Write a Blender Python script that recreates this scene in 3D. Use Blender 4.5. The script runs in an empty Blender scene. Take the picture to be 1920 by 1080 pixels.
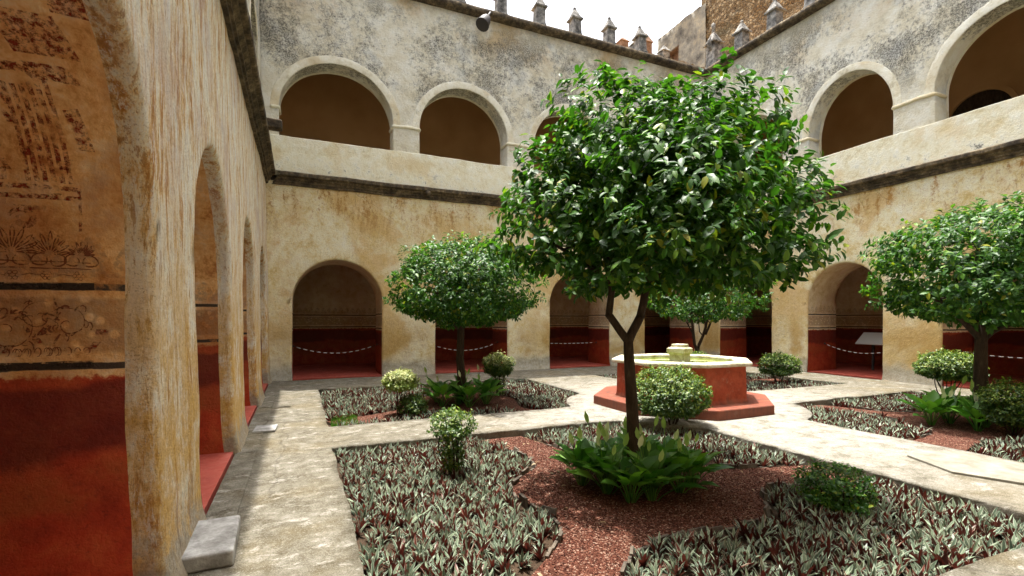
import bpy, bmesh, math, random
import numpy as np
from mathutils import Vector, Matrix, noise, geometry
random.seed(7); rng = np.random.default_rng(7)
C = bpy.context.scene.collection
SC = bpy.context.scene
R = math.radians

# ------------------------------------------------------------------ camera, sky, sun, exposure
cam_data = bpy.data.cameras.new('camera'); cam = bpy.data.objects.new('camera', cam_data); C.objects.link(cam)
cam.location = (0, 0, 1.7); cam.rotation_euler = (R(90), 0, R(-23.58))
cam_data.sensor_width = 36; cam_data.lens = 17.1; cam_data.shift_y = 0.03125
cam_data.clip_start = 0.05; cam_data.clip_end = 3000
SC.camera = cam
SUN_DIR = Vector((-0.03, 0.17, 1.0)).normalized()
SUN_EL = math.asin(SUN_DIR.z); SUN_ROT = math.atan2(SUN_DIR.x, SUN_DIR.y)
world = bpy.data.worlds.new('World'); SC.world = world; world.use_nodes = True
wt = world.node_tree; wt.nodes.clear()
sky = wt.nodes.new('ShaderNodeTexSky'); sky.sky_type = 'NISHITA'; sky.sun_disc = False
sky.sun_elevation = SUN_EL; sky.sun_rotation = SUN_ROT
sky.air_density = 1.0; sky.dust_density = 6.0; sky.ozone_density = 0.6
hs = wt.nodes.new('ShaderNodeHueSaturation'); hs.inputs['Saturation'].default_value = 0.3
bgn = wt.nodes.new('ShaderNodeBackground'); bgn.inputs[1].default_value = 0.15
wo = wt.nodes.new('ShaderNodeOutputWorld')
wt.links.new(sky.outputs[0], hs.inputs['Color']); wt.links.new(hs.outputs[0], bgn.inputs[0]); wt.links.new(bgn.outputs[0], wo.inputs[0])
sd = bpy.data.lights.new('sun', 'SUN'); sd.energy = 2.9; sd.angle = R(0.53); sd.color = (1.0, 0.95, 0.86)
so = bpy.data.objects.new('sun', sd); C.objects.link(so); so.location = (0, 0, 40)
so.rotation_euler = SUN_DIR.to_track_quat('Z', 'Y').to_euler()
vs = SC.view_settings
vs.view_transform = 'Standard'; vs.look = 'None'; vs.exposure = 1.75; vs.gamma = 1.0; vs.use_curve_mapping = False
SC.cycles.max_bounces = 10; SC.cycles.diffuse_bounces = 6; SC.cycles.transparent_max_bounces = 12

# ------------------------------------------------------------------ helpers: objects
def tag(o, label=None, cat=None, group=None, kind=None):
    if label: o['label'] = label
    if cat: o['category'] = cat
    if group: o['group'] = group
    if kind: o['kind'] = kind
    return o
def empty(name, loc=(0, 0, 0), rz=0.0):
    o = bpy.data.objects.new(name, None); C.objects.link(o); o.location = loc; o.rotation_euler = (0, 0, rz)
    o.empty_display_size = 0.1
    return o
def link(name, me, parent=None, mats=None):
    if mats is not None and not me.materials:
        for m in (mats if isinstance(mats, (list, tuple)) else [mats]): me.materials.append(m)
    o = bpy.data.objects.new(name, me); C.objects.link(o)
    if parent: o.parent = parent
    return o
class MB:
    """collects faces, makes one mesh"""
    def __init__(s): s.v = []; s.f = []; s.m = []
    def add(s, vs_, fs, m=0):
        b = len(s.v); s.v.extend([tuple(p) for p in vs_])
        for f in fs: s.f.append(tuple(b + i for i in f)); s.m.append(m)
    def grid(s, pts, m=0, mfn=None):
        nu = len(pts); nv = len(pts[0]); b = len(s.v)
        for row in pts: s.v.extend([tuple(p) for p in row])
        for i in range(nu - 1):
            for j in range(nv - 1):
                s.f.append((b + i*nv + j, b + (i+1)*nv + j, b + (i+1)*nv + j + 1, b + i*nv + j + 1))
                s.m.append(mfn(i, j) if mfn else m)
    def box(s, x0, x1, y0, y1, z0, z1, m=0):
        s.add([(x0,y0,z0),(x1,y0,z0),(x1,y1,z0),(x0,y1,z0),(x0,y0,z1),(x1,y0,z1),(x1,y1,z1),(x0,y1,z1)],
              [(3,2,1,0),(4,5,6,7),(0,1,5,4),(1,2,6,5),(2,3,7,6),(3,0,4,7)], m)
    def tube(s, pts, rad, n=7, m=0, cap=True):
        pts = [Vector(p) for p in pts]; rings = []
        up = Vector((0.31, 0.17, 0.93)).normalized()
        for i, p in enumerate(pts):
            d = (pts[min(i+1, len(pts)-1)] - pts[max(i-1, 0)]).normalized()
            a = d.cross(up)
            if a.length < 1e-3: a = d.cross(Vector((1, 0, 0)))
            a.normalize(); b_ = a.cross(d)
            r = rad[i] if isinstance(rad, (list, tuple)) else rad
            rings.append([p + a*r*math.cos(k*2*math.pi/n) + b_*r*math.sin(k*2*math.pi/n) for k in range(n)])
        b = len(s.v)
        for rg in rings: s.v.extend([tuple(q) for q in rg])
        for i in range(len(rings)-1):
            for k in range(n):
                k2 = (k+1) % n
                s.f.append((b+i*n+k, b+(i+1)*n+k, b+(i+1)*n+k2, b+i*n+k2)); s.m.append(m)
        if cap:
            s.f.append(tuple(b + k for k in range(n))); s.m.append(m)
            e = b + (len(rings)-1)*n
            s.f.append(tuple(e + k for k in reversed(range(n)))); s.m.append(m)
    def lathe(s, prof, n=16, cx=0, cy=0, m=0, ang0=0.0):
        pts = []
        for k in range(n+1):
            a = ang0 + 2*math.pi*k/n
            pts.append([(cx + r*math.cos(a), cy + r*math.sin(a), z) for r, z in prof])
        s.grid(pts, m)
    def mesh(s, name, weld=0.0, smooth=True):
        me = bpy.data.meshes.new(name); me.from_pydata(s.v, [], s.f)
        me.polygons.foreach_set('material_index', s.m)
        if weld:
            bm = bmesh.new(); bm.from_mesh(me); bmesh.ops.remove_doubles(bm, verts=bm.verts, dist=weld)
            bmesh.ops.recalc_face_normals(bm, faces=bm.faces); bm.to_mesh(me); bm.free()
        if smooth: me.polygons.foreach_set('use_smooth', [True]*len(me.polygons))
        me.update(); return me
    def build(s, name, mats, parent=None, weld=0.0, smooth=True):
        return link(name, s.mesh(name, weld, smooth), parent, mats)
def bevel(o, w=0.01, seg=2, ang=40):
    b = o.modifiers.new('bevel', 'BEVEL'); b.width = w; b.segments = seg; b.limit_method = 'ANGLE'; b.angle_limit = R(ang)
    for p in o.data.polygons: p.use_smooth = False
    return o
def nz(p, sc): return noise.noise(Vector(p)*sc)
def wob(p, a1=0.018, a2=0.009):
    p = Vector(p)
    return noise.noise_vector(p*0.75)*a1 + noise.noise_vector(p*3.3 + Vector((7, 3, 1)))*a2
def lin(a, b, step):
    n = max(1, int(math.ceil(abs(b-a)/step))); return [a + (b-a)*i/n for i in range(n+1)]

# ------------------------------------------------------------------ helpers: materials
class NT:
    def __init__(s, name):
        s.mat = bpy.data.materials.new(name); s.mat.use_nodes = True; s.t = s.mat.node_tree; s.t.nodes.clear()
        s.out = s.n('ShaderNodeOutputMaterial'); s.b = s.n('ShaderNodeBsdfPrincipled')
        s.t.links.new(s.b.outputs[0], s.out.inputs[0]); s._p = None; s._o = None
    def n(s, k): return s.t.nodes.new(k)
    def set(s, sock, v):
        if v is None: return
        if isinstance(v, bpy.types.NodeSocket): s.t.links.new(v, sock)
        elif isinstance(v, (tuple, list)) and len(v) == 3 and sock.type == 'RGBA': sock.default_value = (*v, 1)
        else: sock.default_value = v
    @property
    def pos(s):
        if s._p is None: s._p = s.n('ShaderNodeNewGeometry').outputs['Position']
        return s._p
    @property
    def obj(s):
        if s._o is None: s._o = s.n('ShaderNodeTexCoord').outputs['Object']
        return s._o
    def sep(s, v):
        x = s.n('ShaderNodeSeparateXYZ'); s.set(x.inputs[0], v); return x.outputs
    def scale(s, v, sc):
        m = s.n('ShaderNodeMapping'); s.set(m.inputs[0], v); m.inputs['Scale'].default_value = sc; return m.outputs[0]
    def noise(s, sc, det=4, rough=0.55, v=None, dist=0.0):
        x = s.n('ShaderNodeTexNoise'); s.set(x.inputs['Vector'], v if v is not None else s.pos)
        x.inputs['Scale'].default_value = sc; x.inputs['Detail'].default_value = det; x.inputs['Roughness'].default_value = rough
        x.inputs['Distortion'].default_value = dist
        return x.outputs[0]
    def vor(s, sc, v=None, feat='F1', out=0):
        x = s.n('ShaderNodeTexVoronoi'); x.feature = feat; s.set(x.inputs['Vector'], v if v is not None else s.pos); x.inputs['Scale'].default_value = sc
        return x.outputs[out]
    def m(s, op, a, b=None, c=None, clamp=False):
        x = s.n('ShaderNodeMath'); x.operation = op; x.use_clamp = clamp
        s.set(x.inputs[0], a); s.set(x.inputs[1], b); s.set(x.inputs[2], c); return x.outputs[0]
    def rng(s, v, a, b, c=0.0, d=1.0, smooth=True):
        x = s.n('ShaderNodeMapRange'); x.interpolation_type = 'SMOOTHSTEP' if smooth else 'LINEAR'
        s.set(x.inputs[0], v)
        for i, q in enumerate((a, b, c, d)): s.set(x.inputs[i+1], q)
        return x.outputs[0]
    def mix(s, f, a, b, mode='MIX'):
        x = s.n('ShaderNodeMix'); x.data_type = 'RGBA'; x.blend_type = mode
        s.set(x.inputs[0], f); s.set(x.inputs[6], a); s.set(x.inputs[7], b); return x.outputs[2]
    def ramp(s, f, stops):
        x = s.n('ShaderNodeValToRGB'); s.set(x.inputs[0], f); e = x.color_ramp.elements
        while len(e) < len(stops): e.new(0.5)
        for q, (p, c) in zip(e, stops): q.position = p; q.color = (*c, 1)
        return x.outputs[0]
    def bump(s, h, dist=0.01, strength=0.6, prev=None):
        x = s.n('ShaderNodeBump'); x.inputs['Strength'].default_value = strength; x.inputs['Distance'].default_value = dist
        s.set(x.inputs['Height'], h)
        if prev: s.set(x.inputs['Normal'], prev)
        return x.outputs[0]
    def done(s, col, rough=0.85, nrm=None, spec=0.3, **kw):
        s.set(s.b.inputs['Base Color'], col); s.set(s.b.inputs['Roughness'], rough)
        s.b.inputs['Specular IOR Level'].default_value = spec
        if nrm: s.set(s.b.inputs['Normal'], nrm)
        for k, v in kw.items(): s.set(s.b.inputs[k.replace('_', ' ')], v)
        return s.mat
def plaster_bump(t, a=1.0):
    h1 = t.noise(3.0, 5, 0.65); h2 = t.noise(20, 6, 0.75); h3 = t.noise(90, 4, 0.7)
    b1 = t.bump(h1, 0.07*a, 0.6); b2 = t.bump(h2, 0.025*a, 0.9, b1)
    return t.bump(h3, 0.006*a, 0.8, b2)

M = {}
def mk_lower():
    t = NT('cream_ochre_plaster'); z = t.sep(t.pos)[2]
    n1 = t.noise(0.55, 6, 0.62, dist=0.3); n2 = t.noise(2.2, 7, 0.7); n3 = t.noise(11, 6, 0.76); n4 = t.noise(38, 5, 0.75)
    st = t.noise(1.0, 8, 0.72, t.scale(t.pos, (3.0, 3.0, 0.6)), 0.3)
    mixn = t.m('MULTIPLY_ADD', t.m('SUBTRACT', n3, 0.5), 0.45, n2)
    col = t.ramp(mixn, [(0.30, (0.60, 0.44, 0.18)), (0.41, (0.74, 0.61, 0.34)), (0.51, (0.83, 0.76, 0.54)), (0.66, (0.87, 0.84, 0.71))])
    ochre = t.rng(t.m('ADD', n1, t.m('MULTIPLY', mixn, 0.45)), 0.68, 0.82)
    col = t.mix(t.m('MULTIPLY', ochre, 0.7), col, t.ramp(n3, [(0.3, (0.52, 0.28, 0.055)), (0.7, (0.76, 0.54, 0.20))]))
    hi = t.rng(z, 3.6, 5.5)
    rm = t.m('ADD', t.m('ADD', t.m('MULTIPLY', st, 0.6), t.m('MULTIPLY', n3, 0.45)), t.m('MULTIPLY', n1, 0.35))
    rust = t.m('MULTIPLY', t.rng(rm, 0.70, 0.80), t.m('MULTIPLY_ADD', hi, 0.85, 0.12))
    col = t.mix(rust, col, t.ramp(n2, [(0.35, (0.30, 0.11, 0.02)), (0.65, (0.50, 0.27, 0.07))]))
    band = t.m('MULTIPLY', t.m('MULTIPLY', t.rng(z, 2.0, 0.9), t.rng(z, 0.25, 0.7)), t.rng(t.m('ADD', n1, t.m('MULTIPLY', mixn, 0.6)), 0.62, 0.86))
    col = t.mix(t.m('MULTIPLY', band, 0.85), col, t.ramp(n3, [(0.3, (0.42, 0.25, 0.06)), (0.7, (0.58, 0.40, 0.16))]))
    zz = t.m('ADD', z, t.m('MULTIPLY', t.m('SUBTRACT', n2, 0.5), 0.7))
    foot = t.rng(zz, 0.58, 0.24)
    col = t.mix(t.m('MULTIPLY', foot, 0.8), col, t.ramp(n3, [(0.3, (0.22, 0.21, 0.18)), (0.7, (0.50, 0.48, 0.42))]))
    col = t.mix(t.m('MULTIPLY', t.rng(n4, 0.455, 0.36), 0.65), col, (0.34, 0.21, 0.09))
    wp = t.n('ShaderNodeTexNoise'); wp.inputs['Scale'].default_value = 3.0; t.set(wp.inputs[0], t.pos)
    cr = t.rng(t.vor(2.3, t.mix(0.14, t.pos, wp.outputs[1]), 'DISTANCE_TO_EDGE'), 0.0, 0.016, 1, 0)
    col = t.mix(t.m('MULTIPLY', t.m('MULTIPLY', cr, t.rng(n1, 0.42, 0.55)), t.m('MULTIPLY_ADD', hi, 0.5, 0.1)), col, (0.30, 0.15, 0.05))
    M['lower'] = t.done(col, 0.9, plaster_bump(t), 0.2)
def mk_left():
    t = NT('streaked_lime_plaster'); z = t.sep(t.pos)[2]
    n1 = t.noise(0.8, 5, 0.6); n2 = t.noise(3.0, 6, 0.7); n3 = t.noise(20, 6, 0.78); n5 = t.noise(60, 4, 0.75)
    st = t.noise(1.0, 9, 0.74, t.scale(t.pos, (6.0, 6.0, 0.9)), 0.35); st2 = t.noise(1.0, 9, 0.80, t.scale(t.pos, (26, 26, 4.5)), 0.3)
    col = t.ramp(t.m('ADD', t.m('MULTIPLY_ADD', t.m('SUBTRACT', n3, 0.5), 0.4, st), t.m('MULTIPLY', t.m('SUBTRACT', st, 0.5), 0.9)), [(0.28, (0.46, 0.21, 0.05)), (0.38, (0.70, 0.45, 0.19)), (0.46, (0.82, 0.67, 0.42)), (0.56, (0.88, 0.81, 0.64)), (0.72, (0.80, 0.79, 0.74))])
    col = t.mix(t.m('MULTIPLY', t.rng(st2, 0.515, 0.565), 0.8), col, (0.86, 0.84, 0.78))
    col = t.mix(t.m('MULTIPLY', t.rng(st2, 0.465, 0.405), 0.8), col, (0.40, 0.20, 0.065))
    pk = t.m('MULTIPLY', t.rng(n1, 0.50, 0.66), 0.5)
    col = t.mix(t.m('MULTIPLY', pk, t.rng(z, 2.0, 3.5)), col, (0.58, 0.46, 0.44))
    low = t.m('MULTIPLY', t.rng(z, 2.9, 1.0), t.rng(t.m('ADD', n2, t.m('MULTIPLY', st, 0.6)), 0.66, 0.90))
    col = t.mix(t.m('MULTIPLY', low, 0.85), col, t.ramp(n3, [(0.3, (0.50, 0.24, 0.025)), (0.7, (0.80, 0.52, 0.14))]))
    grain = t.m('MULTIPLY', t.rng(n5, 0.46, 0.34), 0.55)
    col = t.mix(grain, col, (0.26, 0.15, 0.07))
    foot = t.rng(t.m('ADD', z, t.m('MULTIPLY', t.m('SUBTRACT', n2, 0.5), 1.1)), 0.45, 0.10)
    col = t.mix(t.m('MULTIPLY', foot, 0.8), col, t.ramp(n3, [(0.3, (0.16, 0.14, 0.11)), (0.7, (0.46, 0.42, 0.34))]))
    b0 = t.bump(st2, 0.03, 0.7); b1 = t.bump(n3, 0.02, 0.9, b0)
    M['left'] = t.done(col, 0.9, t.bump(t.noise(3.0, 4), 0.05, 0.4, t.bump(n5, 0.005, 0.8, b1)), 0.2)
def mk_upper():
    t = NT('lichen_spotted_plaster'); z = t.sep(t.pos)[2]
    n1 = t.noise(0.45, 5, 0.6, dist=0.2); n2 = t.noise(1.8, 7, 0.72); n3 = t.noise(9, 7, 0.8); n4 = t.noise(24, 5, 0.78)
    col = t.ramp(n2, [(0.3, (0.58, 0.52, 0.38)), (0.45, (0.77, 0.72, 0.57)), (0.60, (0.86, 0.84, 0.74))])
    och = t.m('MULTIPLY', t.rng(n1, 0.50, 0.66), t.rng(z, 9.6, 11.4))
    col = t.mix(t.m('MULTIPLY', och, 0.75), col, (0.56, 0.38, 0.16))
    bl = t.rng(t.noise(1.1, 3, 0.5), 0.56, 0.7)
    col = t.mix(t.m('MULTIPLY', bl, 0.45), col, (0.50, 0.53, 0.55))
    zone = t.m('MULTIPLY', t.rng(z, 7.3, 9.0), t.rng(z, 11.7, 10.7, 0.35, 1.0))
    lich = t.m('MULTIPLY', t.rng(t.m('ADD', t.m('MULTIPLY', t.noise(0.6, 4, 0.6), 0.9), t.m('MULTIPLY', n3, 0.75)), 0.765, 0.93), zone)
    lich = t.m('MULTIPLY', lich, t.rng(n4, 0.36, 0.6, 0.15, 1.0))
    col = t.mix(t.m('MULTIPLY', lich, 0.92), col, (0.09, 0.085, 0.075))
    h = t.noise(7, 6, 0.78); b0 = t.bump(h, 0.09, 0.9); b1 = t.bump(n4, 0.03, 0.8, b0)
    M['upper'] = t.done(col, 0.92, b1, 0.15)
def mk_parapet():
    t = NT('pale_parapet_plaster'); z = t.sep(t.pos)[2]
    n1 = t.noise(0.9, 5, 0.6); n2 = t.noise(3, 6, 0.7); n3 = t.noise(20, 5, 0.75)
    col = t.ramp(n2, [(0.3, (0.66, 0.58, 0.37)), (0.47, (0.80, 0.76, 0.59)), (0.64, (0.86, 0.85, 0.74))])
    col = t.mix(t.m('MULTIPLY', t.rng(n1, 0.52, 0.68), 0.5), col, (0.66, 0.50, 0.24))
    dirt = t.m('MULTIPLY', t.rng(t.m('ADD', n2, t.m('MULTIPLY', n3, 0.5)), 0.80, 0.95), t.rng(z, 6.5, 5.8))
    col = t.mix(dirt, col, (0.10, 0.10, 0.09))
    M['parapet'] = t.done(col, 0.9, plaster_bump(t), 0.2)
def mk_trim():
    t = NT('weathered_arch_plaster'); n2 = t.noise(2.4, 7, 0.72); n3 = t.noise(13, 6, 0.78)
    col = t.ramp(t.m('MULTIPLY_ADD', t.m('SUBTRACT', n3, 0.5), 0.4, n2), [(0.3, (0.52, 0.46, 0.33)), (0.45, (0.72, 0.68, 0.54)), (0.62, (0.82, 0.80, 0.70))])
    col = t.mix(t.m('MULTIPLY', t.rng(t.noise(0.8, 4), 0.52, 0.68), 0.6), col, (0.56, 0.44, 0.24))
    col = t.mix(t.m('MULTIPLY', t.rng(n3, 0.54, 0.68), t.rng(t.noise(1.3, 3), 0.45, 0.65, 0, 0.7)), col, (0.20, 0.18, 0.15))
    M['trim'] = t.done(col, 0.9, plaster_bump(t), 0.2)
def mk_fresco(key, pale):
    t = NT('painted_dado_plaster' + ('_pale' if pale else '')); z = t.sep(t.pos)[2]
    n1 = t.noise(1.2, 5, 0.6); n2 = t.noise(4.5, 6, 0.68); n3 = t.noise(24, 4, 0.7)
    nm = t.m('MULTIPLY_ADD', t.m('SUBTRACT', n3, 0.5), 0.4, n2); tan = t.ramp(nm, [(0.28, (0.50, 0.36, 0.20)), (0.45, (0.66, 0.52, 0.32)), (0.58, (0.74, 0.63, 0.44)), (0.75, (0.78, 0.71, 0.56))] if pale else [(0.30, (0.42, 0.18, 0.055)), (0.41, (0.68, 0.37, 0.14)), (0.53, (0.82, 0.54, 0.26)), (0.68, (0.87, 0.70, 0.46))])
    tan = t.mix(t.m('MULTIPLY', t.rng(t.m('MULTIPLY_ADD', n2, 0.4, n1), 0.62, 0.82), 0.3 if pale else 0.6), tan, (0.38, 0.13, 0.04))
    zz = t.m('ADD', z, t.m('MULTIPLY', t.m('SUBTRACT', n2, 0.5), 0.03))
    zr = t.m('ADD', zz, t.m('MULTIPLY', t.m('SUBTRACT', n3, 0.5), 0.10))
    # frieze: scroll band and cresting as broken print
    h = t.sep(t.pos); hx = t.m('ADD', h[0], h[1])
    wv = t.m('ABSOLUTE', t.m('SINE', t.m('MULTIPLY', hx, 15.0)))
    band = t.m('MULTIPLY', t.rng(zz, 1.50, 1.53), t.rng(zz, 1.84, 1.81))
    scr = t.rng(t.vor(13, None, 'F1'), 0.22, 0.42)
    tan = t.mix(t.m('MULTIPLY', t.m('MULTIPLY', band, scr), t.m('MULTIPLY', n2, 0.9)), tan, (0.20, 0.10, 0.05))
    crest = t.m('MULTIPLY', t.rng(zz, 1.93, 1.95), t.rng(zz, t.m('MULTIPLY_ADD', wv, 0.16, 2.02), t.m('MULTIPLY_ADD', wv, 0.16, 2.0)))
    tan = t.mix(t.m('MULTIPLY', t.m('MULTIPLY', crest, t.rng(n3, 0.4, 0.6)), 0.5), tan, (0.22, 0.11, 0.06))
    for zc in (1.44, 1.885):
        ln = t.m('MULTIPLY', t.rng(zz, zc-0.022, zc-0.016), t.rng(zz, zc+0.022, zc+0.016))
        tan = t.mix(t.m('MULTIPLY', ln, t.rng(n2, 0.28, 0.42)), tan, (0.06, 0.045, 0.035))
    red = t.ramp(n2, [(0.25, (0.24, 0.024, 0.010)), (0.48, (0.46, 0.056, 0.020)), (0.70, (0.58, 0.125, 0.042))])
    red = t.mix(t.m('MULTIPLY', t.rng(n1, 0.46, 0.62), 0.55), red, (0.34, 0.085, 0.025))
    zb = t.m('ADD', z, t.m('MULTIPLY', t.m('SUBTRACT', n1, 0.5), 0.35))
    old = t.m('MULTIPLY', t.rng(zb, 0.86, 0.96), t.rng(zb, 1.36, 1.30))
    red = t.mix(t.m('MULTIPLY', old, 0.7), red, (0.085, 0.013, 0.011))
    wash = t.m('MULTIPLY', t.rng(zb, 0.58, 0.66), t.rng(zb, 0.90, 0.80))
    red = t.mix(t.m('MULTIPLY', wash, t.rng(n2, 0.35, 0.65, 0.15, 0.6)), red, (0.33, 0.085, 0.022))
    red = t.mix(t.m('MULTIPLY', t.rng(n3, 0.45, 0.33), 0.35), red, (0.08, 0.012, 0.008))
    if pale: red = t.mix(0.35, red, (0.035, 0.006, 0.005))  # red darkened so the colour itself carries the passage shade
    col = t.mix(t.rng(zr, 1.365, 1.395), red, tan)
    M[key] = t.done(col, t.rng(z, 1.2, 1.5, 0.6, 0.88), plaster_bump(t, 0.5), 0.25)
def mk_misc():
    t = NT('weathered_dark_stone'); n2 = t.noise(4, 8, 0.8); n3 = t.noise(20, 5, 0.7)
    col = t.ramp(n2, [(0.34, (0.022, 0.018, 0.014)), (0.47, (0.07, 0.055, 0.04)), (0.58, (0.17, 0.13, 0.08)), (0.70, (0.32, 0.28, 0.21))])
    M['cornice'] = t.done(col, 0.92, t.bump(n3, 0.015, 0.8, t.bump(t.noise(6, 5), 0.03, 0.6)), 0.2)
    t = NT('lichen_grey_stone'); n2 = t.noise(5, 6, 0.7); n3 = t.noise(26, 5, 0.75)
    col = t.ramp(n2, [(0.36, (0.05, 0.048, 0.045)), (0.52, (0.20, 0.19, 0.175)), (0.68, (0.42, 0.40, 0.36))])
    M['pinnacle'] = t.done(col, 0.92, t.bump(n3, 0.01, 0.8), 0.2)
    t = NT('brown_gallery_plaster'); n2 = t.noise(0.9, 4, 0.5)
    col = t.ramp(n2, [(0.3, (0.48, 0.30, 0.14)), (0.7, (0.60, 0.39, 0.20))])
    M['gallery'] = t.done(col, 0.9, None, 0.15)
    t = NT('red_cement_floor'); n2 = t.noise(2, 6, 0.65); n3 = t.noise(12, 5, 0.7)
    col = t.ramp(n2, [(0.3, (0.26, 0.045, 0.030)), (0.55, (0.38, 0.075, 0.05)), (0.75, (0.44, 0.13, 0.10))])
    M['redfloor'] = t.done(col, t.rng(n3, 0.3, 0.7, 0.4, 0.7), t.bump(n3, 0.004, 0.4), 0.35)
    t = NT('lichened_concrete'); n1 = t.noise(0.9, 5, 0.6); n2 = t.noise(3.4, 8, 0.76); n3 = t.noise(22, 6, 0.78); n4 = t.noise(95, 4, 0.75)
    pt = t.noise(1.0, 8, 0.78, t.scale(t.pos, (3.2, 5.5, 3.0)), 0.3); px = t.noise(1.0, 7, 0.75, t.scale(t.pos, (9.0, 14.0, 9.0)))
    col = t.ramp(t.m('MULTIPLY_ADD', t.m('SUBTRACT', n3, 0.5), 0.5, n2), [(0.32, (0.050, 0.041, 0.023)), (0.43, (0.096, 0.084, 0.058)), (0.55, (0.155, 0.141, 0.108)), (0.70, (0.265, 0.252, 0.218))])
    col = t.mix(t.m('MULTIPLY', t.rng(n1, 0.47, 0.66), 0.5), col, (0.15, 0.115, 0.055))
    col = t.mix(t.m('MULTIPLY', t.rng(pt, 0.53, 0.66), 0.75), col, (0.42, 0.405, 0.36))
    col = t.mix(t.m('MULTIPLY', t.rng(px, 0.54, 0.68), 0.45), col, (0.36, 0.34, 0.295))
    d2 = t.n('ShaderNodeVectorMath'); d2.operation = 'DISTANCE'; t.set(d2.inputs[0], t.pos); d2.inputs[1].default_value = (7.2, 7.0, 0)
    col = t.mix(t.m('MULTIPLY', t.rng(d2.outputs['Value'], 6.0, 2.2), t.rng(n2, 0.36, 0.56, 0.2, 0.75)), col, (0.325, 0.31, 0.275))
    col = t.mix(t.m('MULTIPLY', t.rng(n3, 0.50, 0.62), 0.55), col, (0.085, 0.07, 0.042))
    col = t.mix(t.m('MULTIPLY', t.rng(n4, 0.52, 0.64), 0.45), col, (0.34, 0.32, 0.27))
    col = t.mix(t.m('MULTIPLY', t.rng(n4, 0.46, 0.36), 0.6), col, (0.045, 0.036, 0.022))
    wq = t.n('ShaderNodeTexNoise'); wq.inputs['Scale'].default_value = 2.5; wq.inputs['Detail'].default_value = 6; t.set(wq.inputs[0], t.pos)
    ck = t.rng(t.vor(0.42, t.mix(0.22, t.pos, wq.outputs[1]), 'DISTANCE_TO_EDGE'), 0.0, 0.006, 1, 0)
    col = t.mix(t.m('MULTIPLY', ck, 0.35), col, (0.03, 0.025, 0.018))
    M['path'] = t.done(col, 0.93, t.bump(n4, 0.006, 0.9, t.bump(n3, 0.014, 0.8, t.bump(n2, 0.02, 0.5))), 0.2)
    t = NT('grey_kerb_stone'); n2 = t.noise(5, 6, 0.7); n3 = t.noise(40, 4, 0.7)
    col = t.ramp(n2, [(0.3, (0.11, 0.105, 0.095)), (0.5, (0.28, 0.275, 0.26)), (0.68, (0.46, 0.455, 0.44))])
    M['kerb'] = t.done(col, 0.9, t.bump(n3, 0.006, 0.7), 0.25)
    t = NT('dark_soil'); n2 = t.noise(9, 6, 0.7)
    M['soil'] = t.done(t.ramp(n2, [(0.3, (0.022, 0.014, 0.009)), (0.7, (0.075, 0.05, 0.032))]), 0.95, t.bump(t.noise(35, 4), 0.02, 0.8), 0.1)
    t = NT('red_volcanic_gravel'); v = t.vor(75, None, 'F1', 1); n2 = t.noise(2.5, 5, 0.65); vs_ = t.sep(v)[0]
    col = t.ramp(vs_, [(0.0, (0.026, 0.008, 0.005)), (0.5, (0.072, 0.022, 0.013)), (0.85, (0.15, 0.062, 0.040)), (1.0, (0.30, 0.20, 0.15))])
    col = t.mix(t.m('MULTIPLY', t.rng(n2, 0.5, 0.65), 0.5), col, (0.075, 0.03, 0.018))
    M['gravel'] = t.done(col, 0.95, t.bump(t.vor(75), 0.012, 0.9), 0.15)
    t = NT('red_volcanic_pebble'); rd = t.n('ShaderNodeNewGeometry').outputs['Random Per Island']
    M['pebble'] = t.done(t.ramp(rd, [(0.0, (0.026, 0.008, 0.005)), (0.5, (0.075, 0.024, 0.014)), (0.88, (0.17, 0.07, 0.045)), (1.0, (0.36, 0.26, 0.20))]), 0.9, None, 0.2)
    t = NT('dark_slate'); n2 = t.noise(12, 5, 0.7)
    M['slate'] = t.done(t.ramp(n2, [(0.3, (0.04, 0.035, 0.03)), (0.7, (0.16, 0.13, 0.10))]), 0.9, t.bump(n2, 0.008, 0.7), 0.2)
    t = NT('terracotta_paint'); n1 = t.noise(1.6, 5, 0.6); n2 = t.noise(7, 6, 0.7); z = t.sep(t.pos)[2]
    st = t.noise(1.0, 5, 0.65, t.scale(t.pos, (7, 7, 0.8)))
    col = t.ramp(n2, [(0.3, (0.23, 0.045, 0.021)), (0.55, (0.35, 0.070, 0.032)), (0.75, (0.42, 0.115, 0.055))])
    col = t.mix(t.m('MULTIPLY', t.rng(st, 0.5, 0.64), 0.55), col, (0.13, 0.035, 0.026)); col = t.mix(t.m('MULTIPLY', t.rng(t.noise(5, 7, 0.78), 0.56, 0.64), 0.6), col, (0.34, 0.17, 0.12)); col = t.mix(t.m('MULTIPLY', t.rng(t.m('ADD', z, t.m('MULTIPLY', st, -0.25)), 0.16, 0.02), 0.7), col, (0.10, 0.05, 0.035))
    col = t.mix(t.m('MULTIPLY', t.rng(n1, 0.55, 0.7), 0.3), col, (0.36, 0.15, 0.09))
    M['terracotta'] = t.done(col, 0.82, t.bump(t.noise(30, 5, 0.7), 0.006, 0.6, t.bump(n2, 0.01, 0.4)), 0.25)
    t = NT('pale_lichen_rim'); n2 = t.noise(6, 6, 0.72); n3 = t.noise(35, 4, 0.7)
    col = t.ramp(n2, [(0.3, (0.22, 0.18, 0.09)), (0.46, (0.46, 0.41, 0.27)), (0.6, (0.58, 0.55, 0.46))])
    M['rim'] = t.done(col, 0.85, t.bump(n3, 0.006, 0.7), 0.25)
    t = NT('green_pool_water'); n2 = t.noise(9, 3)
    M['water'] = t.done(t.ramp(t.noise(3, 4), [(0.3, (0.10, 0.14, 0.015)), (0.7, (0.20, 0.25, 0.04))]), 0.06, t.bump(n2, 0.01, 0.12), 0.5)
    t = NT('citrus_bark'); n2 = t.noise(1.0, 5, 0.7, t.scale(t.obj, (18, 18, 5)))
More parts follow.
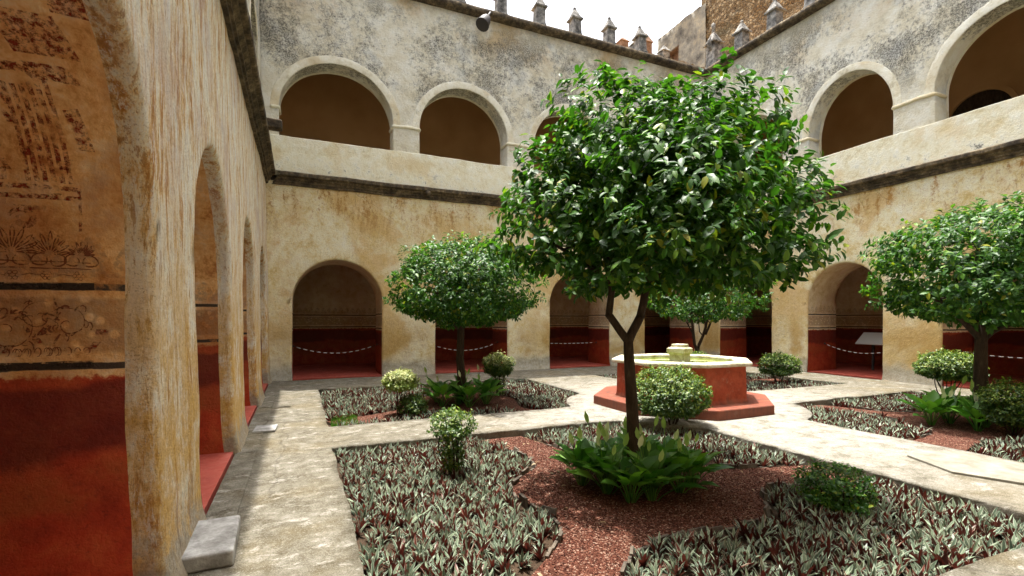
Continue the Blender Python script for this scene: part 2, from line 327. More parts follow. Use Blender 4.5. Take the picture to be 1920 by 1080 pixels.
    M['bark'] = t.done(t.ramp(n2, [(0.3, (0.022, 0.015, 0.011)), (0.6, (0.06, 0.042, 0.03)), (0.8, (0.13, 0.10, 0.075))]), 0.9, t.bump(n2, 0.012, 0.8), 0.2)
    t = NT('rough_church_masonry'); vv = t.scale(t.pos, (1, 1, 1.35)); cell = t.sep(t.vor(5.5, vv, 'F1', 1)); ed = t.vor(5.5, vv, 'DISTANCE_TO_EDGE'); n2 = t.noise(2.2, 6, 0.7)
    n3 = t.noise(11, 5, 0.75)
    col = t.ramp(cell[0], [(0.0, (0.16, 0.10, 0.05)), (0.5, (0.30, 0.20, 0.10)), (1.0, (0.44, 0.33, 0.20))])
    col = t.mix(t.m('MULTIPLY', t.rng(n3, 0.48, 0.62), 0.6), col, (0.09, 0.07, 0.05))
    col = t.mix(t.rng(ed, 0.0, 0.07, 0.8, 0.0), col, (0.13, 0.10, 0.07))
    col = t.mix(t.m('MULTIPLY', t.rng(t.noise(0.4, 4, 0.6), 0.5, 0.62), 0.6), col, (0.13, 0.13, 0.09))
    M['church'] = t.done(col, 0.95, t.bump(n3, 0.08, 0.8, t.bump(t.rng(ed, 0.0, 0.25), 0.12, 0.9)), 0.1)
    t = NT('grey_church_render'); n2 = t.noise(1.6, 6, 0.72); n3 = t.noise(9, 5, 0.75)
    col = t.ramp(n2, [(0.3, (0.07, 0.065, 0.06)), (0.5, (0.22, 0.20, 0.165)), (0.7, (0.36, 0.31, 0.22))])
    M['church_grey'] = t.done(col, 0.95, t.bump(n3, 0.04, 0.8), 0.1)
    t = NT('pinkish_stone'); n3 = t.noise(8, 5, 0.7)
    M['pink'] = t.done(t.ramp(n3, [(0.3, (0.13, 0.07, 0.045)), (0.7, (0.32, 0.21, 0.145))]), 0.93, t.bump(n3, 0.02, 0.6), 0.1)
    t = NT('dull_lead'); M['lead'] = t.done((0.035, 0.03, 0.028), 0.6, t.bump(t.noise(20), 0.006, 0.5), 0.4)
    t = NT('white_plastic'); M['white'] = t.done((0.74, 0.74, 0.72), 0.5, None, 0.4)
    t = NT('dark_rope'); M['rope'] = t.done((0.05, 0.02, 0.018), 0.7)
    t = NT('pale_stone_slab'); n2 = t.noise(4, 6, 0.7)
    M['slab'] = t.done(t.ramp(n2, [(0.3, (0.13, 0.12, 0.09)), (0.7, (0.28, 0.265, 0.225))]), 0.9, t.bump(t.noise(60, 4, 0.7), 0.004, 0.6), 0.2)
    t = NT('earth'); M['earth'] = t.done(t.ramp(t.noise(0.6, 5), [(0.3, (0.10, 0.08, 0.05)), (0.7, (0.2, 0.16, 0.1))]), 0.95)
    # worn paint marks of the murals: pigment with plaster showing through where it has flaked
    for nm, cc, lo, hi_ in (('mural_red', (0.25, 0.036, 0.018), 0.42, 0.60), ('mural_line', (0.19, 0.065, 0.03), 0.38, 0.56), ('mural_black', (0.042, 0.030, 0.022), 0.34, 0.50)):
        t = NT(nm + '_pigment'); n2 = t.noise(34, 5, 0.75); n1 = t.noise(7, 4, 0.6)
        a = t.m('MULTIPLY', t.rng(n2, lo, hi_), t.rng(n1, 0.30, 0.48, 0.25, 1.0))
        if nm == 'mural_red': a = t.m('MULTIPLY', a, 0.8)
        t.set(t.b.inputs['Alpha'], a)
        M[nm] = t.done(cc, 0.85, None, 0.2)
def leafmat(name, ramp, trans, rough=0.38, spec=0.5, back=None):
    t = NT(name); g = t.n('ShaderNodeNewGeometry'); oi = t.n('ShaderNodeObjectInfo')
    rd = t.m('FRACT', t.m('ADD', g.outputs['Random Per Island'], oi.outputs['Random']))
    col = t.ramp(rd, ramp)
    if back: col = t.mix(g.outputs['Backfacing'], col, back)
    t.set(t.b.inputs['Base Color'], col); t.b.inputs['Roughness'].default_value = rough; t.b.inputs['Specular IOR Level'].default_value = spec
    tr = t.n('ShaderNodeBsdfTranslucent'); t.set(tr.inputs[0], t.mix(1.0, col, trans, 'MULTIPLY') if not back else t.mix(0.5, col, back))
    mx = t.n('ShaderNodeMixShader'); mx.inputs[0].default_value = 0.28
    t.t.links.new(t.b.outputs[0], mx.inputs[1]); t.t.links.new(tr.outputs[0], mx.inputs[2]); t.t.links.new(mx.outputs[0], t.out.inputs[0])
    return t.mat
def mk_leaves():
    M['citrus'] = leafmat('citrus_leaf', [(0.0, (0.018, 0.062, 0.009)), (0.55, (0.034, 0.105, 0.014)), (0.80, (0.065, 0.160, 0.018)), (0.95, (0.12, 0.22, 0.025)), (1.0, (0.24, 0.24, 0.02))], (1.6, 1.9, 0.6), 0.44, 0.26)
    M['shrub'] = leafmat('shrub_leaf', [(0.0, (0.030, 0.070, 0.014)), (0.6, (0.055, 0.115, 0.020)), (0.9, (0.12, 0.18, 0.03)), (1.0, (0.20, 0.24, 0.04))], (1.6, 1.8, 0.7), 0.45, 0.4)
    M['shrub_tip'] = leafmat('shrub_young_leaf', [(0.0, (0.12, 0.19, 0.03)), (0.6, (0.20, 0.27, 0.05)), (1.0, (0.32, 0.36, 0.09))], (1.4, 1.5, 0.7), 0.45, 0.4)
    M['shrub_pale'] = leafmat('shrub_pale_leaf', [(0.0, (0.26, 0.32, 0.12)), (0.6, (0.42, 0.45, 0.20)), (1.0, (0.60, 0.60, 0.32))], (1.2, 1.2, 0.8), 0.5, 0.3)
    M['lily'] = leafmat('lily_leaf', [(0.0, (0.036, 0.125, 0.018)), (0.6, (0.080, 0.22, 0.032)), (1.0, (0.20, 0.38, 0.06))], (1.5, 1.9, 0.6), 0.42, 0.4)
    M['spathe'] = leafmat('spathe', [(0.0, (0.26, 0.44, 0.10)), (0.45, (0.38, 0.56, 0.18)), (0.7, (0.62, 0.74, 0.42)), (1.0, (0.80, 0.84, 0.66))], (1.1, 1.2, 0.8), 0.5, 0.3)
    M['grass'] = leafmat('grass_blade', [(0.0, (0.04, 0.11, 0.012)), (1.0, (0.09, 0.20, 0.025))], (1.5, 1.8, 0.5), 0.5, 0.3)
    M['orange'] = NT('orange_peel').done((0.55, 0.38, 0.03), 0.5)
    M['dry'] = leafmat('dry_leaf', [(0.0, (0.22, 0.13, 0.06)), (1.0, (0.52, 0.42, 0.28))], (1, 1, 1), 0.7, 0.2)
    # silvery rosette leaf, maroon beneath, pale midline streaks
    t = NT('rosette_leaf'); g = t.n('ShaderNodeNewGeometry'); oi = t.n('ShaderNodeObjectInfo')
    at = t.n('ShaderNodeAttribute'); at.attribute_name = 'across'
    rd = t.m('FRACT', t.m('ADD', g.outputs['Random Per Island'], oi.outputs['Random']))
    top = t.ramp(rd, [(0.0, (0.036, 0.056, 0.036)), (0.45, (0.098, 0.138, 0.092)), (0.88, (0.20, 0.255, 0.165)), (0.92, (0.09, 0.03, 0.02)), (1.0, (0.13, 0.03, 0.022))])
    ed = t.rng(at.outputs['Fac'], 0.55, 0.95)
    top = t.mix(t.m('MULTIPLY', ed, 0.7), top, (0.52, 0.56, 0.43))
    bk = t.ramp(rd, [(0.0, (0.022, 0.006, 0.008)), (0.6, (0.055, 0.012, 0.012)), (0.9, (0.11, 0.018, 0.014)), (1.0, (0.24, 0.035, 0.022))])
    col = t.mix(g.outputs['Backfacing'], top, bk)
    M['rosette'] = t.done(col, 0.42, None, 0.35)
    tr = t.n('ShaderNodeBsdfTranslucent'); tr.inputs[0].default_value = (0.20, 0.035, 0.022, 1); mx = t.n('ShaderNodeMixShader')
    t.set(mx.inputs[0], t.m('MULTIPLY_ADD', g.outputs['Backfacing'], 0.10, 0.02))
    t.t.links.new(t.b.outputs[0], mx.inputs[1]); t.t.links.new(tr.outputs[0], mx.inputs[2]); t.t.links.new(mx.outputs[0], t.out.inputs[0])
mk_lower(); mk_left(); mk_upper(); mk_parapet(); mk_trim(); mk_fresco('fresco', False); mk_fresco('fresco_pale', True); mk_misc(); mk_leaves()

# ------------------------------------------------------------------ courtyard geometry
X0, X1, Y0, Y1 = -0.75, 15.15, -1.2, 15.0        # inner faces of the four wings
FC = Vector((7.12, 7.74))                          # fountain centre
BEDZ = -0.13
def bed_poly(x0, x1, y0, y1):
    pts = []
    for (a, b) in (((x0, y0), (x1, y0)), ((x1, y0), (x1, y1)), ((x1, y1), (x0, y1)), ((x0, y1), (x0, y0))):
        n = int(math.hypot(b[0]-a[0], b[1]-a[1])/0.14)
        for i in range(n):
            p = Vector((a[0]+(b[0]-a[0])*i/n, a[1]+(b[1]-a[1])*i/n))
            d = p - FC
            if d.length < 2.3: p = FC + d.normalized()*2.3
            w = noise.noise_vector(Vector((p.x, p.y, 0))*1.7)*0.030 + noise.noise_vector(Vector((p.x, p.y, 5))*6)*0.012
            pts.append(Vector((p.x + w.x, p.y + w.y)))
    return pts
BEDS = dict(near=(0.4, 5.86, 1.82, 6.87), farleft=(0.42, 6.0, 8.27, 12.8), right=(7.9, 13.4, 1.82, 6.85), farright=(8.4, 13.4, 8.35, 12.8))
POLY = {k: bed_poly(*v) for k, v in BEDS.items()}
def inside(p, poly):
    x, y = p[0], p[1]; c = False; n = len(poly); j = n-1
    for i in range(n):
        a, b = poly[i], poly[j]
        if (a[1] > y) != (b[1] > y) and x < (b[0]-a[0])*(y-a[1])/(b[1]-a[1]) + a[0]: c = not c
        j = i
    return c
def edge_dist(p, poly):
    p = Vector((p[0], p[1])); best = 9e9
    for i in range(len(poly)):
        a, b = poly[i-1], poly[i]; ab = b-a; t = max(0, min(1, (p-a).dot(ab)/max(ab.length_squared, 1e-9)))
        best = min(best, (p-(a+ab*t)).length)
    return best
# ground sheet to the horizon
g = MB(); g.add([(-1500,-1500,-0.6),(1500,-1500,-0.6),(1500,1500,-0.6),(-1500,1500,-0.6)], [(0,1,2,3)])
tag(g.build('ground', M['earth'], smooth=False), 'bare earth ground around the cloister', None, None, 'structure')
# concrete walkways, one sheet with the four bed openings
def walkway():
    verts = []; edges = []
    def loop(pts):
        b = len(verts); verts.extend(pts); n = len(pts)
        edges.extend([(b+i, b+(i+1) % n) for i in range(n)])
    outer = []
    for (a, b) in (((X0,Y0),(X1,Y0)), ((X1,Y0),(X1,Y1)), ((X1,Y1),(X0,Y1)), ((X0,Y1),(X0,Y0))):
        n = 50
        outer += [Vector((a[0]+(b[0]-a[0])*i/n, a[1]+(b[1]-a[1])*i/n)) for i in range(n)]
    loop(outer)
    for p in POLY.values(): loop(p)
    x = X0 + 0.15
    while x < X1 - 0.1:
        y = Y0 + 0.15
        while y < Y1 - 0.1:
            if not any(b[0]-0.1 < x < b[1]+0.1 and b[2]-0.1 < y < b[3]+0.1 for b in BEDS.values()) or (Vector((x, y))-FC).length < 2.1:
                verts.append(Vector((x, y)))
            y += 0.22
        x += 0.22
    r = geometry.delaunay_2d_cdt(verts, edges, [], 0, 1e-5)
    co, fs = r[0], r[2]
    mb = MB()
    keep = []
    for f in fs:
        c = sum((co[i] for i in f), Vector((0, 0)))/len(f)
        if not (X0 < c.x < X1 and Y0 < c.y < Y1): continue
        if any(inside(c, p) for p in POLY.values()): continue
        keep.append(tuple(f))
    mb.add([(p.x, p.y, 0.012*nz((p.x, p.y, 0), 1.1)) for p in co], keep)
    for p in POLY.values():
        rows = []
        for q in p + [p[0]]:
            c = []
            for z in (0.0, -0.02, -0.05, -0.10, -0.2):
                w = noise.noise_vector(Vector((q.x, q.y, z))*7)*0.018*(0 if z == 0 else 1)
                c.append((q.x + w.x, q.y + w.y, z if z else 0.012*nz((q.x, q.y, 0), 1.1)))
            rows.append(c)
        mb.grid(rows)
    o = mb.build('walkway', M['path'], weld=0.0008)
    tag(o, 'mottled lichened concrete walkway round the garden beds', None, None, 'structure')
walkway()
s = MB()
for b in BEDS.values():
    pts = [[(x, y, BEDZ - 0.01 + 0.02*nz((x, y, 2), 2.0)) for y in lin(b[2]-0.08, b[3]+0.08, 0.25)] for x in lin(b[0]-0.08, b[1]+0.08, 0.25)]
    s.grid(pts)
tag(s.build('bed_soil', M['soil']), 'dark damp soil in the four garden beds', None, None, 'structure')

# ------------------------------------------------------------------ the cloister wings
ZS, APEX = 2.25, 3.45
CORR = 4.6
class Wing:
    def __init__(w, O, e, n, L, batter=0.0): w.O = Vector(O); w.e = Vector(e); w.n = Vector(n); w.L = L; w.b = batter; w.ext = 0.0
    def raw(w, s, t, z): return Vector((w.O.x + w.e.x*s + w.n.x*(t + w.b*z), w.O.y + w.e.y*s + w.n.y*(t + w.b*z), z))
    def P(w, s, t, z, a=1.0):
        if t < 0.25 and z < 0.32: t -= 0.06*(1 - z/0.32)**2 * (1 - max(t, 0)/0.25)
        p = w.raw(s, t, z); d = wob(p)*a
        k = min(1.0, max(0.0, min(s, w.L - s)/0.3))          # no drift along the wall at the corners
        da = d.x*w.e.x + d.y*w.e.y
        d = d - Vector((w.e.x, w.e.y, 0))*da*(1-k)
        if z < 0.02: d.z = 0
        return p + d
def outline(a, b, zs, apex, z0, off=0.0, step=0.14, na=34):
    c = (a+b)/2; hw = (b-a)/2 + off; rz = apex - zs + off
    pts = [(a-off, z) for z in lin(z0, zs, step)[:-1]]
    for i in range(na+1):
        th = math.pi*i/na; pts.append((c - hw*math.cos(th), zs + rz*math.sin(th)))
    pts += [(b+off, z) for z in lin(zs, z0, step)[1:]]
    return pts
def pierced(mb, w, ops, z0, z1, t0, T, r, zs, apex, m_front, m_jamb, strip=0.03, amp=1.0, step=0.15):
    """front face, back face, jambs and soffits of an arcade wall"""
    for (tt, rr, st) in ((t0, r, step), (t0+T, 0.02, 0.6)):
        edges = [-w.ext]
        for a, b in ops: edges += [a-rr, b+rr]
        edges.append(w.L + w.ext)
        for i in range(0, len(edges), 2):
            if edges[i+1]-edges[i] < 0.01: continue
            zl = sorted(set(lin(z0, zs, st) + lin(zs, z1, st)))
            if z0 == 0: zl = sorted(set(zl + [0.04, 0.08, 0.12, 0.17, 0.22, 0.3]))
            mb.grid([[w.P(s_, tt, z, amp) for z in zl] for s_ in lin(edges[i], edges[i+1], st)], m_front if tt == t0 else m_jamb)
        for a, b in ops:
            c = (a+b)/2; hw = (b-a)/2 + rr; rz = apex-zs+rr; rows = []
            for k in range(35):
                th = math.pi*k/34; s_ = c - hw*math.cos(th); zb = zs + rz*math.sin(th)
                nn = 16 if st < 0.5 else 4
                rows.append([w.P(s_, tt, zb + (z1-zb)*j/nn, amp) for j in range(nn+1)])
            mb.grid(rows, m_front if tt == t0 else m_jamb)
    ts = [0, 0.15*r, 0.4*r, 0.7*r, r] + [x for x in (strip, strip+0.02) if x > r+0.01] + lin(max(r, strip)+0.12, T, 0.2)
    ts = sorted(set(ts))
    for a, b in ops:
        cols = []
        for t in ts:
            off = r - math.sqrt(max(0, r*r-(r-t)**2)) if t < r else 0.0
            if t >= T-0.001: off = 0.02
            cols.append([w.P(s_, t0+t, z, amp) for s_, z in outline(a, b, zs, apex, z0, off)])
        mb.grid(cols, mfn=lambda i, j: m_jamb if ts[i] >= strip-0.001 else m_front)
def extrude(w, prof, name, mat, parent, amp=1.0, step=0.3, closed=True, s0=0.0, s1=None, smooth=True):
    """profile (t,z) run along the wing, mitred into the corners"""
    mb = MB(); s1 = w.L if s1 is None else s1
    pr = prof + [prof[0]] if closed else prof
    n = int(w.L/step); rows = []
    for i in range(n+1):
        rows.append([])
        for (t, z) in pr:
            lo = s0 + max(0, -t) if s0 == 0 else s0; hi = s1 - max(0, -t)
            s_ = lo + (hi-lo)*i/n
            p = w.raw(s_, t, z); rows[-1].append(p + wob(p)*amp + noise.noise_vector(p*5)*0.008*amp)
    mb.grid(rows)
    return mb.build(name, mat, parent, weld=0.0005, smooth=smooth)

def wing(w, ops_l, ops_u, name, label, m_low, strip, corner):
    root = empty(name, tuple(w.raw(w.L/2, 0, 0)))
    inv = Matrix.Translation(-Vector(root.location))
    made = []
    mb = MB(); pierced(mb, w, ops_l, 0, 5.56, 0.0, 1.5, 0.055, ZS, APEX, 0, 1, strip)
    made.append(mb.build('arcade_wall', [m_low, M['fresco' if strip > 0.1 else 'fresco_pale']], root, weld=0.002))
    # gallery wall above the parapet
    mb = MB(); pierced(mb, w, ops_u, 6.80, 11.66, 0.05, 0.55, 0.03, 7.66, 9.16, 0, 1, 0.56)
    made.append(mb.build('gallery_wall', [M['upper'], M['parapet']], root, weld=0.002))
    made.append(extrude(w, [(0.0,5.74),(0.0,6.2),(0.0,6.60),(0.0,6.81),(0.0,6.835),(0.012,6.855),(0.035,6.862),(0.06,6.864),(0.35,6.87),(0.56,6.86),(0.58,6.80),(0.58,5.74),(0.3,5.74)], 'parapet', M['parapet'], root, smooth=False))
    made.append(extrude(w, step=0.22, smooth=False, prof=[(0.02,5.46),(-0.06,5.465),(-0.065,5.53),(-0.10,5.535),(-0.105,5.575),(-0.165,5.62),(-0.17,5.66),(-0.225,5.67),(-0.25,5.69),(-0.255,5.77),(-0.22,5.80),(0.03,5.86),(0.1,5.86),(0.1,5.5)], name='string_course', mat=M['cornice'], parent=root))
    made.append(extrude(w, [(0.0,11.60),(-0.20,11.63),(-0.24,11.68),(-0.23,11.78),(-0.05,11.86),(0.4,11.93),(0.7,11.95),(0.7,11.60)], 'roof_coping', M['cornice'], root))
    # raised arch surrounds and rounded imposts
    for a, b in ops_u:
        rows = []; c = (a+b)/2; hw = (b-a)/2; rz = 1.50; wd = 0.23
        for k in range(37):
            th = math.pi*k/36; row = []
            for (o, t) in ((0.008, 0.09), (0.010, 0.05), (0.016, 0.046), (0.035, 0.041), (wd-0.06, 0.042), (wd-0.02, 0.046), (wd, 0.05), (wd+0.01, 0.09)):
                row.append(w.P(c - (hw+o)*math.cos(th), t, 7.66 + (rz+o)*math.sin(th)))
            rows.append(row)
        mb = MB(); mb.grid(rows); made.append(mb.build('arch_surround', M['trim'], root))
    pe = [0.0] + [x for ab in ops_u for x in ab] + [w.L]
    for i in range(0, len(pe), 2):
        a, b = pe[i], pe[i+1]; path = []
        if i > 0: path += [(a+0.0, t) for t in (0.55, 0.35, 0.18, 0.08)]
        path += [(s_, 0.045) for s_ in lin(a + (0.02 if i else 0), b - (0.02 if i < len(pe)-2 else 0), 0.15)]
        if i < len(pe)-2: path += [(b, t) for t in (0.08, 0.18, 0.35, 0.55)]
        mb = MB(); mb.tube([w.P(s_, t, 7.63 + 0.01*math.sin(s_*7)) for s_, t in path], 0.048, 8)
        made.append(mb.build('impost_band', M['parapet'], root))
    # floors, ceilings and back walls of the two passages
    sa, sb = (-CORR, w.L+CORR) if corner else (0.0, w.L)
    def slab(nm, t0, t1, z0, z1, mat, a=sa, b=sb, s_=0.9):
        mb = MB()
        q = [w.raw(a, t0, 0), w.raw(b, t0, 0), w.raw(b, t1, 0), w.raw(a, t1, 0)]
        v = [(p.x, p.y, z0) for p in q] + [(p.x, p.y, z1) for p in q]
        mb.add(v, [(3,2,1,0),(4,5,6,7),(0,1,5,4),(1,2,6,5),(2,3,7,6),(3,0,4,7)])
        made.append(mb.build(nm, mat, root, smooth=False)); return made[-1]
    slab('passage_floor', 0.02, CORR+0.2, -0.3, 0.035, M['redfloor'])
    slab('passage_ceiling', 0.20 if not corner else 0.2, CORR+0.3, 4.5, 5.2, M['gallery'])
    slab('gallery_floor', 0.12, CORR+0.3, 5.5, 5.72, M['gallery'])
    slab('roof', 0.12, CORR+0.5, 11.3, 11.58, M['gallery'])
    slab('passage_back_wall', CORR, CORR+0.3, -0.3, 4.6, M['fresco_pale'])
    slab('gallery_back_wall', CORR, CORR+0.3, 5.6, 11.4, M['gallery'])
    if corner:
        for a, b in ((-CORR-0.3, -CORR), (w.L+CORR, w.L+CORR+0.3)):
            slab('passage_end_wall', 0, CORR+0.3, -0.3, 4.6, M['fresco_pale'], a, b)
            slab('gallery_end_wall', 0, CORR+0.3, 5.6, 11.4, M['gallery'], a, b)
    for o in made: o.data.transform(inv)
    tag(root, label, 'cloister wing')
    return root
LEFT = Wing((X0, Y0), (0, 1), (-1, 0), Y1-Y0, 0.02)
FAR = Wing((X0, Y1), (1, 0), (0, 1), X1-X0)
RIGHT = Wing((X1, Y1), (0, -1), (1, 0), Y1-Y0)
NEAR = Wing((X1, Y0), (-1, 0), (0, -1), X1-X0)
FAR.ext = NEAR.ext = 0.4
def rel(ops, k0, sign):
    o = [((a-k0)*sign, (b-k0)*sign) for a, b in ops]; return sorted((min(a, b), max(a, b)) for a, b in o)
lowX = [(-0.19, 2.27), (3.93, 6.40), (8.0, 10.5), (12.1, 14.6)]
upX = [(-0.53, 2.62), (3.43, 6.40), (7.40, 10.4), (11.3, 14.4)]
lowY = [(1.15, 3.50), (4.8, 7.05), (8.45, 10.68), (12.0, 14.3)]
upY = [(0.5, 3.35), (4.30, 7.22), (8.2, 10.67), (11.6, 14.2)]
FARW = wing(FAR, rel(lowX, X0, 1), rel(upX, X0, 1), 'cloister_wing', 'cream arcaded wing behind the left round tree, topped by a row of dark pinnacles', M['lower'], 0.05, True)
RIGHTW = wing(RIGHT, rel(lowY, Y1, -1), rel(upY, Y1, -1), 'cloister_wing', 'pale two-storey arcaded wing below the rough stone church on the right', M['lower'], 0.04, False)
LEFTW = wing(LEFT, rel(lowY, Y0, 1), rel(upY, Y0, 1), 'cloister_wing', 'streaked close wall with tall narrow-looking arches and a painted red jamb on the left', M['left'], 0.15, False)
NEARW = wing(NEAR, rel(lowX, X1, -1), rel(upX, X1, -1), 'cloister_wing', 'arcaded wing that closes the courtyard behind the viewpoint', M['lower'], 0.05, True)

mb = MB(); dr = [(8.15 + a_*0.85, z_) for a_, z_ in [(-1, 5.72), (-1, 7.0)] + [(-math.cos(math.pi*k/16), 8.0 + 0.9*math.sin(math.pi*k/16)) for k in range(17)] + [(1, 7.0), (1, 5.72)]]
mb.grid([[(19.58, y_, z_), (19.70, y_, z_)] for y_, z_ in dr]); mb.grid([[(19.58, y_, z_), (19.58, 8.15 + (y_-8.15)*1.12, 5.72 + (z_-5.72)*1.04)] for y_, z_ in dr])
mb.grid([[(19.58, 8.15 + (y_-8.15)*1.12, 5.72 + (z_-5.72)*1.04), (19.76, 8.15 + (y_-8.15)*1.12, 5.72 + (z_-5.72)*1.04)] for y_, z_ in dr])
ob = mb.build('doorway_frame', M['gallery'], RIGHTW, smooth=False); ob.data.transform(Matrix.Translation(-Vector(RIGHTW.location)))
mb = MB(); mb.add([(19.69, y_, z_) for y_, z_ in dr], [tuple(range(len(dr)))]); ob = mb.build('dark_doorway_panel', M['bark'], RIGHTW, smooth=False); ob.data.transform(Matrix.Translation(-Vector(RIGHTW.location)))  # dark panel stands in for the unlit depth of the arched opening
# roof pinnacles: pillar, gabled cap, ball
def pinnacle(parent, x, y, z, h=0.58, wd=0.34, rz=0.0, cap=0.42):
    mb = MB(); k = wd/2
    def pr(list_, m=0):
        for (w0, z0), (w1, z1) in zip(list_, list_[1:]):
            mb.add([(-w0,-w0,z0),(w0,-w0,z0),(w0,w0,z0),(-w0,w0,z0),(-w1,-w1,z1),(w1,-w1,z1),(w1,w1,z1),(-w1,w1,z1)], [(0,1,5,4),(1,2,6,5),(2,3,7,6),(3,0,4,7)])
    pr([(k*1.12, 0), (k*1.1, 0.06), (k, 0.08), (k*0.93, h*0.97), (k*0.93, h)])
    q = mb.build('pinnacle', M['pinnacle'], None, smooth=False)
    q.parent = parent; q.location = Vector((x, y, z)) - Vector(parent.location); q.rotation_euler = (random.uniform(-.03, .03), random.uniform(-.03, .03), rz + random.uniform(-.06, .06))
    mb = MB(); pr([(k*0.9, h), (k*1.3, h+0.02), (k*1.32, h+0.07), (k*1.0, h+0.12), (k*0.28, h+cap), (k*0.1, h+cap+0.02)])
    link('pinnacle_cap', mb.mesh('pinnacle_cap', smooth=False), q, M['pinnacle'])
    mb = MB(); rr = k*0.36; zc = h+cap+rr*0.7
    mb.lathe([(0.001, zc-rr), (rr*0.7, zc-rr*0.7), (rr, zc), (rr*0.7, zc+rr*0.7), (0.001, zc+rr)], 10)
    link('finial', mb.mesh('finial'), q, M['pinnacle'])
    return q
for i in range(9):
    pinnacle(FARW, 0.38 + 1.45*i, 15.12, 11.88, 0.58 + random.uniform(-.04, .04))
for y in (13.4, 12.0, 10.6, 9.2, 7.8, 6.4):
    pinnacle(RIGHTW, 15.34, y, 11.88, 0.62, 0.38)
# corner cluster with side arms
qc = pinnacle(RIGHTW, 15.32, 14.72, 11.88, 0.9, 0.44, 0, 0.5)
for sx in (-1, 1):
    mb = MB(); mb.tube([(0, 0, 0.62), (sx*0.16, -0.05, 0.66), (sx*0.30, -0.1, 0.76), (sx*0.33, -0.1, 0.95), (sx*0.28, -0.1, 1.05)], [0.10, 0.09, 0.085, 0.08, 0.05], 8)
    link('side_arm', mb.mesh('side_arm'), qc, M['pinnacle'])
mb = MB(); mb.tube([(0, 0, 1.45), (0, 0, 1.75), (0, 0, 1.82)], [0.07, 0.09, 0.02], 8); link('top_spike', mb.mesh('top_spike'), qc, M['pinnacle'])
# black bell-shaped floodlight on an arm from the far roof edge
fl = empty('floodlight', (5.62, 14.72, 11.62))
mb = MB(); mb.tube([(0.05, 0.12, 0.02), (0.03, -0.02, 0.02), (-0.04, -0.06, -0.10), (-0.10, -0.09, -0.22)], 0.035, 8); mb.build('bracket', M['lead'], fl)
mb = MB(); ax = Vector((-0.50, -0.28, -0.82)).normalized(); p0 = Vector((-0.06, -0.07, -0.14))
mb.tube([p0 + ax*k for k in (0, 0.04, 0.12, 0.26, 0.44, 0.50)], [0.05, 0.08, 0.13, 0.18, 0.205, 0.20], 16); mb.build('lamp_housing', M['lead'], fl)
mb = MB(); mb.tube([p0 + ax*k for k in (0.49, 0.515, 0.52)], [0.225, 0.225, 0.20], 16); mb.build('rim_ring', M['lead'], fl)
tag(fl, 'black bell-shaped floodlight hanging on a bracket from the far roof edge', 'floodlight')
# stone water spouts on the string courses
mb = MB(); mb.box(-0.32, 0.1, -0.12, 0.12, -0.11, 0.09); o = mb.build('stone_spout', M['cornice'], LEFTW); bevel(o, 0.03)
o.location = Vector((-0.66, 11.5, 5.86)) - Vector(LEFTW.location); o.rotation_euler = (0, 0, R(180))
mb = MB(); mb.tube([(0, 0.05, 0), (0, -0.12, 0), (0, -0.15, 0)], [0.085, 0.085, 0.06], 12); o = mb.build('round_spout', M['cornice'], FARW)
o.location = Vector((3.62, 14.84, 5.60)) - Vector(FARW.location)

# murals on the jamb of the nearest left arch: strokes lie 2 mm proud of the plaster and follow it
JB = 3.50 - Y0
def jamb(t, l, k=0.0025):
    if l < ZS: s_, z, nx, nzz = JB, l, -1.0, 0.0
    else:
        ph = (l-ZS)/1.19; c = JB - 1.175
        s_, z = c + 1.175*math.cos(ph), ZS + 1.2*math.sin(ph); nx, nzz = -math.cos(ph), -math.sin(ph)
    p = LEFT.P(s_, t, z)
    return p + Vector((0, nx*k, nzz*k))
def stroke(mb, pts, wd=0.006, k=0.003):
    rows = []
    n = len(pts); pts = [(t + 0.006*nz((t, l, 1), 14), l + 0.006*nz((t, l, 9), 14)) for t, l in pts]
    for i, (t, l) in enumerate(pts):
        a = pts[max(i-1, 0)]; b = pts[min(i+1, n-1)]; dx, dy = b[0]-a[0], b[1]-a[1]; q = math.hypot(dx, dy) or 1
        ww = wd*(0.55 + 0.6*math.sin(math.pi*(i+0.5)/n)); ox, oy = -dy/q*ww/2, dx/q*ww/2
        rows.append([jamb(t+ox, l+oy, k), jamb(t-ox, l-oy, k)])
    mb.grid(rows)
def patch(mb, t0, l0, t1, l1, k=0.002, sk=0.0):
    mb.grid([[jamb(t0+(t1-t0)*i/8 + sk*(j/8), l0+(l1-l0)*j/8, k) for j in range(9)] for i in range(9)])
ML = []
mb = MB(); patch(mb, 0.29, 1.868, 1.3, 1.908); patch(mb, 0.29, 1.432, 1.3, 1.470); ML.append(mb.build('painted_band', M['mural_black'], None))
mb = MB()
for l in (1.985, 2.022): stroke(mb, [(0.30+0.1*i, l) for i in range(10)], 0.007)
def anthemion(tc, l0, h):
    for k in range(-4, 5):
        a = R(k*21); r = h*(1 - 0.045*abs(k))
        for d in (-0.10, 0.10):
            stroke(mb, [(tc + math.sin(a + d*math.sin(math.pi*u))*r*(0.2+0.8*u)*0.9, l0 + math.cos(a + d*math.sin(math.pi*u))*r*(0.2+0.8*u)) for u in (0, .2, .4, .6, .8, 1)], 0.006)
    for sg in (-1, 1):
        stroke(mb, [(tc + sg*(0.02 + 0.05*math.sin(u*3.2)*(1-0.12*u)) + sg*0.02*u, l0 - 0.01 + 0.035*math.cos(u*3.2) - 0.02) for u in [0.15*q for q in range(12)]], 0.008)
for i, (tc, h) in enumerate(((0.345, 0.085), (0.49, 0.13), (0.645, 0.155), (0.80, 0.13), (0.95, 0.15))): anthemion(tc, 2.065, h)
